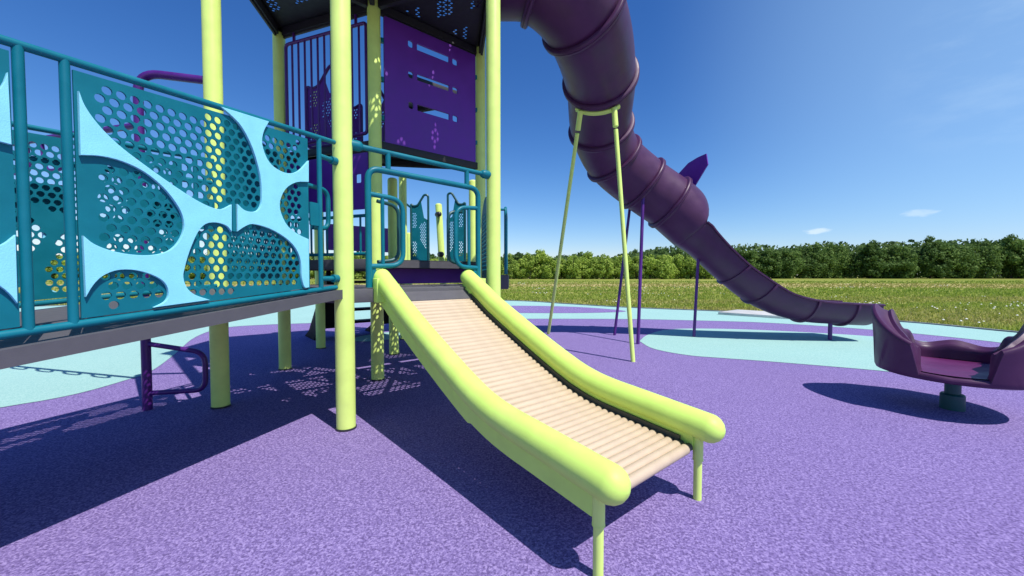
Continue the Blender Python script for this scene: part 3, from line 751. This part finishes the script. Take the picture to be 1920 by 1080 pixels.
# ------------------------------------------------------------------ spinner cup
sc = Vector((3.47, 3.03, 0))
spin = thing('spinner_seat', 'plum spinning cup seat with two tall curved backs on a teal pole', 'spinner', sc)
fv = Vector((-.753, -.658, 0)); lv = Vector((-.658, .753, 0))
def lerp_tab(tab, x):
    for (a, va), (b, vb) in zip(tab[:-1], tab[1:]):
        if a <= x <= b:
            q = (x - a) / (b - a); q = q * q * (3 - 2 * q); return va + (vb - va) * q
    return tab[-1][1]
rim_tab = [(0, .318), (22, .325), (27, .54), (36, .575), (55, .66), (75, .755), (92, .815), (108, .74), (122, .625), (136, .615), (145, .48), (158, .455), (180, .50)]
def rim0(ph):
    ph = ph % 360; ph = 360 - ph if ph > 180 else ph
    for (a, va), (b, vb) in zip(rim_tab[:-1], rim_tab[1:]):
        if a <= ph <= b: return va + (vb - va) * (ph - a) / (b - a)
    return rim_tab[-1][1]
def rim(ph):
    ph = ph % 360; ph = 360 - ph if ph > 180 else ph
    if ph < 34: return rim0(ph)
    w = min(5.5, (ph - 32) * .8)
    return sum(rim0(ph + w * q / 6) for q in range(-6, 7)) / 13
def spdir(ph): a = math.radians(ph); return fv * math.cos(a) + lv * math.sin(a)
bm = bmesh.new(); NPH = 264; rows = []
for k in range(NPH):
    ph = 360 * k / NPH; d_ = spdir(ph); H = rim(ph); hh = H - .30; w_ = max(0, min(1, (hh - .14) / .18))
    col_ = [sc + d_ * .05 + Vector((0, 0, .262)), sc + d_ * .30 + Vector((0, 0, .262)), sc + d_ * .41 + Vector((0, 0, .268)), sc + d_ * .446 + Vector((0, 0, .282))]
    for i in range(15):
        q = i / 14; x_ = (ph if ph < 180 else 360 - ph)
        wave = ((x_ + 20 * q * q + 6 * math.sin(q * 3)) / 21.0) % 1.0                  # moulded leaf-like pleats on the backs
        fl = .006 * wave * w_ * max(0, min(1, (x_ - 34) / 10)) * max(0, math.sin(PI * min(1, .05 + q * 1.15))) ** .6
        col_.append(sc + d_ * (.455 + .030 * q * min(1, hh / .3) - fl) + Vector((0, 0, .302 + (H - .02 - .302) * q)))
    R1 = .455 + .030 * min(1, hh / .3)
    for dr, dz in ((.004, -.008), (.012, .0), (.024, .003), (.036, -.006), (.045 + .03 * w_, -.012 - .03 * w_), (.050 + .055 * w_, -.018 - .035 * w_), (.054 + .070 * w_, -.024 - .012 * w_), (.058 + .080 * w_, -.032 - .012 * w_)):
        col_.append(sc + d_ * (R1 - dr) + Vector((0, 0, H + dz)))
    for q in (.85, .6, .3, .08):
        col_.append(sc + d_ * (R1 - .064 - .085 * w_ - .02 * (1 - q) * w_) + Vector((0, 0, .33 + (H - .03 - .33) * q)))
    rows.append([bm.verts.new(p) for p in col_])
for k in range(NPH):
    a, b = rows[k], rows[(k + 1) % NPH]
    for q in range(len(a) - 1): bm.faces.new((a[q], a[q + 1], b[q + 1], b[q]))
bm.faces.new([r_[0] for r_ in rows])
obj('shell', bm, M['plum'], spin, ang=40)
bm = bmesh.new(); rows = []
for k in range(72):
    ph = 360 * k / 72; d_ = spdir(ph); wv = .5 + .5 * math.cos(math.radians(2 * ph)); z1 = .335 + .055 * (1 - wv) ** 1.5
    rows.append([bm.verts.new(sc + d_ * r_ + Vector((0, 0, z))) for r_, z in ((.05, .333), (.15, .334), (.21, .336 + (z1 - .335) * .15), (.25, z1 + .002), (.36, z1), (.425, z1 - .003))])
for k in range(72):
    a, b = rows[k], rows[(k + 1) % 72]
    for q in range(5): bm.faces.new((a[q], a[q + 1], b[q + 1], b[q]))
bm.faces.new([r_[0] for r_ in rows]); obj('seat', bm, M['magenta'], spin, ang=50)
bm = bmesh.new(); tube(bm, [sc + Vector((0, 0, .11)), sc + Vector((0, 0, .268))], .046, 20); obj('pole', bm, M['dark_teal'], spin)
bm = bmesh.new(); tube(bm, [sc + Vector((0, 0, -.01)), sc + Vector((0, 0, .112)), sc + Vector((0, 0, .122))], [.070, .070, .062], 24); obj('base_collar', bm, M['dark_teal'], spin)

# ------------------------------------------------------------------ purple loop climber beyond the bridge
lc0 = gnd(277, 768); clim = thing('loop_climber', 'purple tube climber with hanging loops behind the bridge', 'climber', (lc0.x, lc0.y, 0))
ht = 2.60
bm = bmesh.new(); q = Vector((lc0.x, lc0.y, 0)); aT = Vector((pA.x - .06, pA.y, ht - .03))
tube(bm, fillet([q + Vector((0, 0, -.02)), q + Vector((0, 0, ht)), aT], .16, 8), .031, 16); obj('upright', bm, M['purple'], clim)
dirA = (pA - q); dirA.z = 0; dirA.normalize()
bm = bmesh.new(); tube(bm, fillet([q + Vector((0, 0, .52)), q + dirA * .42 + Vector((0, 0, .44)), q + dirA * .42 + Vector((0, 0, .14)), q + Vector((0, 0, .13))], .09, 7), .019, 12); obj('step_loop', bm, M['purple'], clim)
far = q + Vector((-3.3, .9, 0))
bm = bmesh.new(); tube(bm, [q + Vector((0, 0, 2.2)), far + Vector((0, 0, 2.2))], .024, 12); tube(bm, [far + Vector((0, 0, -.02)), far + Vector((0, 0, 2.3))], .031, 14); obj('overhead_beam', bm, M['purple'], clim)
dl = (far - q).normalized()
for k in range(7):
    c0_ = q + dl * (.45 + k * .45); bm = bmesh.new(); n_ = Vector((-dl.y, dl.x, 0))
    tube(bm, fillet([c0_ + Vector((0, 0, 2.2)), c0_ + dl * -.02 + Vector((0, 0, 1.93)), c0_ + dl * .22 + Vector((0, 0, 1.93)), c0_ + dl * .26 + Vector((0, 0, 2.2))], .08, 5), .014, 8); obj('hanging_loop', bm, M['purple'], clim)

# ------------------------------------------------------------------ black stairs at the back of the tower
outd = unit(130); stair = thing('access_stairs', 'black steel steps behind the lime posts under the tower', 'stairs', (pF + pR) / 2 + outd * .6)
for p, k in ((pF, .12), (pR, -.12)):
    b0 = p + unit(40) * k; bm = bmesh.new(); n_ = unit(40) * .03
    pts = [b0 + Vector((0, 0, 1.12)), b0 + Vector((0, 0, .80)), b0 + outd * .80 + Vector((0, 0, 0)), b0 + outd * 1.45 + Vector((0, 0, 0)), b0 + outd * 1.15 + Vector((0, 0, .12))]
    a = [bm.verts.new(v + n_) for v in pts]; c = [bm.verts.new(v - n_) for v in pts]; bm.faces.new(a); bm.faces.new(c[::-1])
    for i in range(5): bm.faces.new((a[i], a[(i + 1) % 5], c[(i + 1) % 5], c[i]))
    obj('stringer', bm, M['black'], stair)
for j in range(4):
    m_ = (pF + pR) / 2 + outd * (.18 + .25 * j); bm = bmesh.new(); box(bm, (m_.x, m_.y, .95 - .235 * j), .50, .13, .018, unit(40), .004); obj('tread', bm, M['black'], stair)
for k, sg in ((-.36, 1), (.36, -1)):
    m_ = (pF + pR) / 2 + outd * .30 + unit(40) * k; bm = bmesh.new(); box(bm, (m_.x, m_.y, .62), .15, .012, .38, unit(40), .004); obj('kick_panel', bm, M['black'], stair)

# ------------------------------------------------------------------ rear climber: short posts with punched teal handholds
rc = thing('rear_climber', 'short lime posts with punched teal handhold panels beyond the tower deck', 'climber', (-1.5, 7.4, 0))
ps1 = Vector((-1.27, 7.45, 0))
o = post(ps1, 2.42, Vector((-.13, 0, 0)), rc)
for z in (2.20, 1.45):
    bm = bmesh.new(); x_ = ps1.x - .13 * z / 2.42; tube(bm, [(x_ - .02, ps1.y - .075, z), (x_ + .02, ps1.y - .13, z)], .05, 14, 'round'); obj('knob', bm, M['bronze'], rc)
post(Vector((-2.05, 7.75, 0)), 1.9, None, rc)
handhold(Vector((-1.83, 7.0, 0)), 0, .02, 1.28, .31, 1.22, M['dark_teal'], M['teal_sheet'], rc, True, r=.02)
handhold(Vector((-1.17, 7.0, 0)), 0, .02, 1.28, .31, 1.25, M['dark_teal'], M['teal_sheet'], rc, False, r=.02)
bm = bmesh.new(); tube(bm, [(-1.83, 7.0, 2.28), (-1.785, 6.46, 2.26)], .018, 10); tube(bm, [(-1.79, 6.50, 2.26), (-1.79, 6.46, 2.26)], .03, 12); obj('bracket', bm, M['teal'], rc)
bm = bmesh.new(); prism(bm, [(-2.2, 6.9), (-.8, 6.9), (-.8, 7.9), (-2.2, 7.9)], 1.10, 1.20, .01); obj('platform', bm, M['deck'], rc)

# ------------------------------------------------------------------ meadow: grass blades and flowers
def leafmat(name, c0, c1, c2, scale=.8, trans=.25):
    m, nt, b = newmat(name); tc = N(nt, 'ShaderNodeTexCoord'); g = N(nt, 'ShaderNodeNewGeometry')
    r = ramp(nt, g.outputs['Random Per Island'], [(0, c0), (.5, c1), (1, c2)])
    oi = N(nt, 'ShaderNodeObjectInfo')
    rr = ramp(nt, oi.outputs['Random'], [(0, (.70, .76, .76, 1)), (1, (1.15, 1.15, 1.02, 1))])
    mx = N(nt, 'ShaderNodeMix', data_type='RGBA', blend_type='MULTIPLY'); mx.inputs[0].default_value = 1
    nt.links.new(r.outputs[0], mx.inputs[6]); nt.links.new(rr.outputs[0], mx.inputs[7])
    nt.links.new(mx.outputs[2], b.inputs['Base Color']); b.inputs['Roughness'].default_value = .7; b.inputs['Specular IOR Level'].default_value = .2
    if trans:
        tl = N(nt, 'ShaderNodeBsdfTranslucent'); nt.links.new(mx.outputs[2], tl.inputs['Color'])
        ms = N(nt, 'ShaderNodeMixShader'); ms.inputs[0].default_value = trans
        nt.links.new(b.outputs[0], ms.inputs[1]); nt.links.new(tl.outputs[0], ms.inputs[2]); nt.links.new(ms.outputs[0], nt.nodes['Material Output'].inputs['Surface'])
    return m
M['grass'] = leafmat('grass blades', lin(.25, .335, .04), lin(.39, .465, .075), lin(.52, .53, .15), trans=.45)
def band_tint(m):
    nt = m.node_tree; tc = N(nt, 'ShaderNodeTexCoord'); mp = N(nt, 'ShaderNodeMapping'); mp.inputs['Scale'].default_value = (.012, .16, 0); nt.links.new(tc.outputs['Object'], mp.inputs['Vector'])
    n1 = N(nt, 'ShaderNodeTexNoise'); n1.inputs['Scale'].default_value = 1; n1.inputs['Detail'].default_value = 4; nt.links.new(mp.outputs[0], n1.inputs['Vector'])
    n1 = stripe(nt, tc, n1)
    r1 = ramp(nt, n1.outputs[0], [(.40, (.85, .95, .8, 1)), (.52, (1, 1, 1, 1)), (.64, (1.25, 1.0, 1.7, 1))])
    for n in list(nt.nodes):
        if n.type in ('BSDF_PRINCIPLED', 'BSDF_TRANSLUCENT'):
            sk = n.inputs['Base Color'] if n.type == 'BSDF_PRINCIPLED' else n.inputs['Color']; src = sk.links[0].from_socket
            mx = N(nt, 'ShaderNodeMix', data_type='RGBA', blend_type='MULTIPLY'); mx.inputs[0].default_value = 1
            nt.links.new(src, mx.inputs[6]); nt.links.new(r1.outputs[0], mx.inputs[7]); nt.links.new(mx.outputs[2], sk)
band_tint(M['grass'])
M['flower'] = paint('white blossom', lin(.8, .8, .74), .7, .05, 0)
def mesh_from(name, verts, faces, mat):
    me = bpy.data.meshes.new(name); me.from_pydata(verts, [], faces); me.update(); me.materials.append(mat); return me
rnd = random.Random(3)
OUTBIG = OUT + [(40, -8), (-40, -8)]
V_, F_ = [], []
def outside(x, y): return not inside((x, y), OUTP)
cnt = 0
while cnt < 30000:
    y = 1 / (1 / 6.5 + (1 / 75 - 1 / 6.5) * rnd.random() ** .62)
    x = y * (rnd.uniform(-.15, 1.45) if rnd.random() < .8 else rnd.uniform(-1.5, 0))
    if not outside(x, y): continue
    if inside((x, y), OUTP): continue
    if edge_dist((x, y), OUT) < .18: continue
    if c0.x - .1 < x < c1.x + 1 and c1.y - .1 < y < c0.y + .9: continue
    cnt += 1
    h_ = rnd.uniform(.03, .085) * (1 + .7 * (rnd.random() < .08)) * (1 + y / 60); w_ = .006 + .0011 * y
    for k in range(3):
        a = rnd.uniform(0, 2 * PI); bx, by = x + rnd.gauss(0, .04), y + rnd.gauss(0, .04); dx, dy = math.cos(a) * w_, math.sin(a) * w_
        ln = rnd.uniform(-.5, .5) * h_; ln2 = rnd.uniform(-.5, .5) * h_; i = len(V_)
        V_ += [(bx - dx, by - dy, -.03), (bx + dx, by + dy, -.03), (bx + dx * .7 + ln * .4, by + dy * .7 + ln2 * .4, h_ * .6 - .03), (bx - dx * .7 + ln * .4, by - dy * .7 + ln2 * .4, h_ * .6 - .03), (bx + ln, by + ln2, h_ - .03)]
        F_ += [(i, i + 1, i + 2, i + 3), (i + 3, i + 2, i + 4)]
go = link('meadow_grass', mesh_from('meadow_grass', V_, F_, M['grass']), None); go['kind'] = 'stuff'; go['label'] = 'short olive green grass growing across the meadow'; go['category'] = 'grass'
V_, F_ = [], []
for c in range(46):
    y = 1 / (1 / 8 + (1 / 55 - 1 / 8) * rnd.random()); x = y * rnd.uniform(-.05, 1.42)
    for k in range(rnd.randint(2, 9)):
        bx, by = x + rnd.gauss(0, .30), y + rnd.gauss(0, .30)
        if not outside(bx, by) or edge_dist((bx, by), OUT) < .25: continue
        z = rnd.uniform(.06, .13); r_ = rnd.uniform(.012, .022) * (1 + y / 40); i = len(V_)
        V_ += [(bx + r_ * math.cos(q * PI / 3), by + r_ * math.sin(q * PI / 3), z) for q in range(6)] + [(bx, by, z + r_ * .9), (bx, by, z - r_ * .5)]
        for q in range(6): F_ += [(i + q, i + (q + 1) % 6, i + 6), (i + (q + 1) % 6, i + q, i + 7)]
fo = link('wildflowers', mesh_from('wildflowers', V_, F_, M['flower']), None); fo['kind'] = 'stuff'; fo['label'] = 'small white wildflowers scattered through the meadow grass'; fo['category'] = 'flowers'

# ------------------------------------------------------------------ trees
M['leaf_pale'] = leafmat('pale leaves', lin(.20, .31, .05), lin(.38, .50, .085), lin(.54, .62, .14), trans=.4)
M['leaf_dark'] = leafmat('dark leaves', lin(.075, .14, .035), lin(.125, .21, .052), lin(.20, .285, .075), trans=.38)
M['bark'] = paint('bark', lin(.09, .075, .06), .9, .3, .5, 3, .1)
def crown_mesh(name, seed, wid, hgt, base, nclump, nleaf, leaf, mat):
    r = random.Random(seed); V, Fc = [], []
    clumps = []
    for k in range(nclump):
        while True:
            p = Vector((r.uniform(-1, 1), r.uniform(-1, 1), r.uniform(-1, 1)))
            if .25 < p.length < 1: break
        zq = .5 + .5 * p.z; taper = 1.0 - .35 * zq * zq
        clumps.append((Vector((p.x * wid * taper, p.y * wid * taper, base + hgt * zq * (.93 + r.uniform(-.07, .12)))), r.uniform(.22, .42) * wid))
    for c, rad in clumps:
        for k in range(nleaf):
            d_ = Vector((r.gauss(0, 1), r.gauss(0, 1), r.gauss(0, 1) * .85)).normalized(); p = c + d_ * rad * (.55 + .5 * r.random())
            nn = (d_ + Vector((r.gauss(0, .5), r.gauss(0, .5), r.gauss(0, .5)))).normalized(); a = nn.orthogonal().normalized(); b = nn.cross(a); s_ = leaf * r.uniform(.6, 1.3); an = r.uniform(0, PI); a, b = a * math.cos(an) + b * math.sin(an), b * math.cos(an) - a * math.sin(an)
            i = len(V); V += [p - a * s_, p - b * s_ * .6, p + a * s_, p + b * s_ * .6]; Fc.append((i, i + 1, i + 2, i + 3))
    return mesh_from(name, V, Fc, mat)
def trunk_mesh(seed, h_, rad):
    r = random.Random(seed); bm = bmesh.new(); top = Vector((r.uniform(-.3, .3), r.uniform(-.3, .3), h_))
    tube(bm, [(0, 0, -.1), (0, 0, h_ * .1), top * .5, top], [rad * 1.3, rad, rad * .75, rad * .3], 8)
    for k in range(5):
        a = r.uniform(0, 2 * PI); z = h_ * r.uniform(.35, .8); b0 = top * (z / h_); b1 = b0 + Vector((math.cos(a), math.sin(a), .9)) * h_ * r.uniform(.15, .3)
        tube(bm, [b0, (b0 + b1) / 2 + Vector((0, 0, -.1)), b1], [rad * .4, rad * .3, rad * .12], 6)
    me = bpy.data.meshes.new('trunk'); bm.to_mesh(me); bm.free(); smooth(me); me.materials.append(M['bark']); return me
pale = [(crown_mesh('crown', 10 + k, 3.0, 7.0 + .5 * (k % 3), .0, 46, 80, .27, M['leaf_pale']), trunk_mesh(k, 5.5, .16)) for k in range(5)]
dark = [(crown_mesh('crown', 40 + k, 4.8, 11.6 + .8 * (k % 3), .0, 64, 110, .36, M['leaf_dark']), trunk_mesh(20 + k, 9.5, .25)) for k in range(5)]
def tree(x, y, kind, sc_, r):
    cm, tm = r.choice(pale if kind == 'pale' else dark)
    if kind == 'pale': t_ = thing('pale_tree', 'pale green bushy tree in the light row along the far meadow edge', 'tree', (x, y, -.03), 'pale trees along the meadow edge')
    else: t_ = thing('dark_tree', 'dark green broadleaf tree in the tall dense wood beyond the meadow', 'tree', (x, y, -.03), 'dark trees of the wood')
    t_.rotation_euler = (0, 0, r.uniform(0, 6.28)); t_.scale = (sc_ * r.uniform(.9, 1.15), sc_ * r.uniform(.9, 1.15), sc_ * r.uniform(.92, 1.1))
    c = bpy.data.objects.new('crown', cm); COL.objects.link(c); c.parent = t_
    k = bpy.data.objects.new('trunk', tm); COL.objects.link(k); k.parent = t_
r = random.Random(5)
x = -175
while x < 62:
    y = 118 + r.uniform(-3, 3); tree(x, y, 'pale', r.uniform(.86, 1.08), r); x += r.uniform(2.6, 4.0)
x = 44
while x < 215:
    y = 136 + r.uniform(-4, 4); q = max(0, min(1, (x - 60) / 130)); tree(x, y, 'dark', (.74 + .38 * q) * r.uniform(.91, 1.05), r); x += r.uniform(3.2, 4.8)
# wood behind, one mass
M['leaf_mid'] = leafmat('wood leaves', lin(.07, .13, .035), lin(.13, .21, .055), lin(.21, .28, .08), trans=.35)
V_, F_ = [], []
rw = random.Random(9)
for k in range(52000):
    x = rw.uniform(-230, 250); y = 124 + rw.uniform(0, 14) if x < 48 else 146 + rw.uniform(0, 22)
    if x < 48: top = 7.5 + .6 * math.sin(x * .35) + .5 * math.sin(x * .9)
    else: top = 11.4 + 2.9 * min(1, max(0, (x - 60) / 130)) + .9 * math.sin(x * .22) + .6 * math.sin(x * .71)
    z = top * (rw.random() ** .85); p = Vector((x, y + 3 * math.sin(x * .3), z)); s_ = rw.uniform(.4, .9)
    nn = Vector((rw.gauss(0, 1), rw.gauss(-.5, 1), rw.gauss(.5, .8))).normalized(); a = nn.orthogonal().normalized(); b = nn.cross(a); i = len(V_)
    V_ += [p - a * s_, p - b * s_ * .7, p + a * s_, p + b * s_ * .7]; F_.append((i, i + 1, i + 2, i + 3))
wo = link('far_wood', mesh_from('far_wood', V_, F_, M['leaf_mid']), None); wo['kind'] = 'stuff'; wo['label'] = 'dense dark green wood massed behind the front trees'; wo['category'] = 'wood'

# ------------------------------------------------------------------ light
EL = math.radians(59); AZ = Vector((.72, -.694, 0)).normalized()
to_sun = Vector((AZ.x * math.cos(EL), AZ.y * math.cos(EL), math.sin(EL)))
sd_ = bpy.data.lights.new('sun', 'SUN'); sd_.energy = 4.6; sd_.angle = math.radians(.5); sd_.color = (1, .955, .89)
so = bpy.data.objects.new('sun', sd_); COL.objects.link(so); so.rotation_euler = to_sun.to_track_quat('Z', 'Y').to_euler(); so.location = (10, -10, 20)
w = bpy.data.worlds.new('World'); S.world = w; w.use_nodes = True; nt = w.node_tree
bg = nt.nodes['Background']; sky = nt.nodes.new('ShaderNodeTexSky'); sky.sky_type = 'NISHITA'; sky.sun_disc = False
sky.sun_elevation = EL; sky.sun_rotation = math.atan2(AZ.x, AZ.y); sky.air_density = 1.0; sky.dust_density = .3; sky.ozone_density = 2.5; sky.altitude = 100
bg.inputs['Strength'].default_value = .068
SKY_Z = (.66, 2.20, 6.6)
# deeper, more saturated clear-day blue: per-channel response of the sky, then thin cirrus and two small clouds by direction
sp_ = nt.nodes.new('ShaderNodeSeparateColor'); cb_ = nt.nodes.new('ShaderNodeCombineColor'); nt.links.new(sky.outputs[0], sp_.inputs[0])
for k, (raw, want, p) in enumerate(((1.22, SKY_Z[0], 1.72), (2.02, SKY_Z[1], 1.345), (3.62, SKY_Z[2], 1.07))):
    d1 = N(nt, 'ShaderNodeMath', operation='MULTIPLY'); d1.inputs[1].default_value = 1 / raw
    d2 = N(nt, 'ShaderNodeMath', operation='POWER'); d2.inputs[1].default_value = p
    d3 = N(nt, 'ShaderNodeMath', operation='MULTIPLY'); d3.inputs[1].default_value = want
    nt.links.new(sp_.outputs[k], d1.inputs[0]); nt.links.new(d1.outputs[0], d2.inputs[0]); nt.links.new(d2.outputs[0], d3.inputs[0]); nt.links.new(d3.outputs[0], cb_.inputs[k])
tc = nt.nodes.new('ShaderNodeTexCoord'); src = cb_.outputs[0]
def dirdot(v):
    n = N(nt, 'ShaderNodeVectorMath', operation='DOT_PRODUCT'); n.inputs[1].default_value = v; nt.links.new(tc.outputs['Generated'], n.inputs[0]); return n.outputs['Value']
def mixin(fac, colr):
    global src
    mx = N(nt, 'ShaderNodeMix', data_type='RGBA'); nt.links.new(fac, mx.inputs[0]); nt.links.new(src, mx.inputs[6]); mx.inputs[7].default_value = colr; src = mx.outputs[2]
def mrange(src_, a, b, c, d):
    n = N(nt, 'ShaderNodeMapRange', interpolation_type='SMOOTHSTEP')
    for i, q in enumerate((a, b, c, d)): n.inputs[1 + i].default_value = q
    nt.links.new(src_, n.inputs[0]); return n.outputs[0]
def mul(a_, b_):
    n = N(nt, 'ShaderNodeMath', operation='MULTIPLY'); nt.links.new(a_, n.inputs[0]); nt.links.new(b_, n.inputs[1]); return n.outputs[0]
mixin(mrange(dirdot((0, 0, 1)), .0, .30, .10, 0), (4.3, 6.9, 9.6, 1))
mixin(mrange(dirdot((.88, .33, .34)), .68, 1.03, 0, .46), (5.6, 9.2, 13.4, 1))
cn = N(nt, 'ShaderNodeTexNoise'); cn.inputs['Scale'].default_value = 9; cn.inputs['Detail'].default_value = 8; cn.inputs['Roughness'].default_value = .6
mpc = N(nt, 'ShaderNodeMapping'); mpc.inputs['Scale'].default_value = (1, 1, 3.2); nt.links.new(tc.outputs['Generated'], mpc.inputs['Vector']); nt.links.new(mpc.outputs[0], cn.inputs['Vector'])
cwis = ray(1915, 110).normalized()
mixin(mul(mrange(dirdot(cwis), .985, .9999, 0, .10), mrange(cn.outputs['Fac'], .40, .70, 0, 1)), (9.5, 12, 14, 1))
for (u_, v_, wd, am) in ((1532, 433, .026, .62), (1726, 399, .028, .36)):
    c_ = ray(u_, v_).normalized(); sx_ = Vector((c_.y, -c_.x, 0)).normalized(); up_ = sx_.cross(c_)
    dx_ = dirdot(sx_); dz_ = dirdot(up_)
    q1 = N(nt, 'ShaderNodeMath', operation='POWER'); q1.inputs[1].default_value = 2; q2 = N(nt, 'ShaderNodeMath', operation='POWER'); q2.inputs[1].default_value = 2
    ab = N(nt, 'ShaderNodeMath', operation='MULTIPLY'); ab.inputs[1].default_value = 1 / wd; nt.links.new(dx_, ab.inputs[0]); nt.links.new(ab.outputs[0], q1.inputs[0])
    ab = N(nt, 'ShaderNodeMath', operation='MULTIPLY'); ab.inputs[1].default_value = 3.4 / wd; nt.links.new(dz_, ab.inputs[0]); nt.links.new(ab.outputs[0], q2.inputs[0])
    for q_ in (q1, q2):
        q_.operation = 'MULTIPLY'; l = q_.inputs[0].links[0].from_socket; nt.links.new(l, q_.inputs[1])
    ad = N(nt, 'ShaderNodeMath', operation='ADD'); nt.links.new(q1.outputs[0], ad.inputs[0]); nt.links.new(q2.outputs[0], ad.inputs[1])
    n2_ = N(nt, 'ShaderNodeTexNoise'); n2_.inputs['Scale'].default_value = 60; n2_.inputs['Detail'].default_value = 6; nt.links.new(mpc.outputs[0], n2_.inputs['Vector'])
    front_ = mrange(dirdot(c_), .9, .95, 0, 1)
    su = N(nt, 'ShaderNodeMath', operation='MULTIPLY_ADD'); su.inputs[1].default_value = 1.6; su.inputs[2].default_value = -.8; nt.links.new(n2_.outputs['Fac'], su.inputs[0])
    ad2 = N(nt, 'ShaderNodeMath', operation='ADD'); nt.links.new(ad.outputs[0], ad2.inputs[0]); nt.links.new(su.outputs[0], ad2.inputs[1])
    mixin(mul(front_, mrange(ad2.outputs[0], .0, .9, am, 0)), (10.5, 12.2, 13.5, 1))
nt.links.new(src, bg.inputs['Color'])
S.view_settings.view_transform = 'Standard'; S.view_settings.look = 'None'; S.view_settings.gamma = 1; S.view_settings.exposure = .25
S.cycles.max_bounces = 8
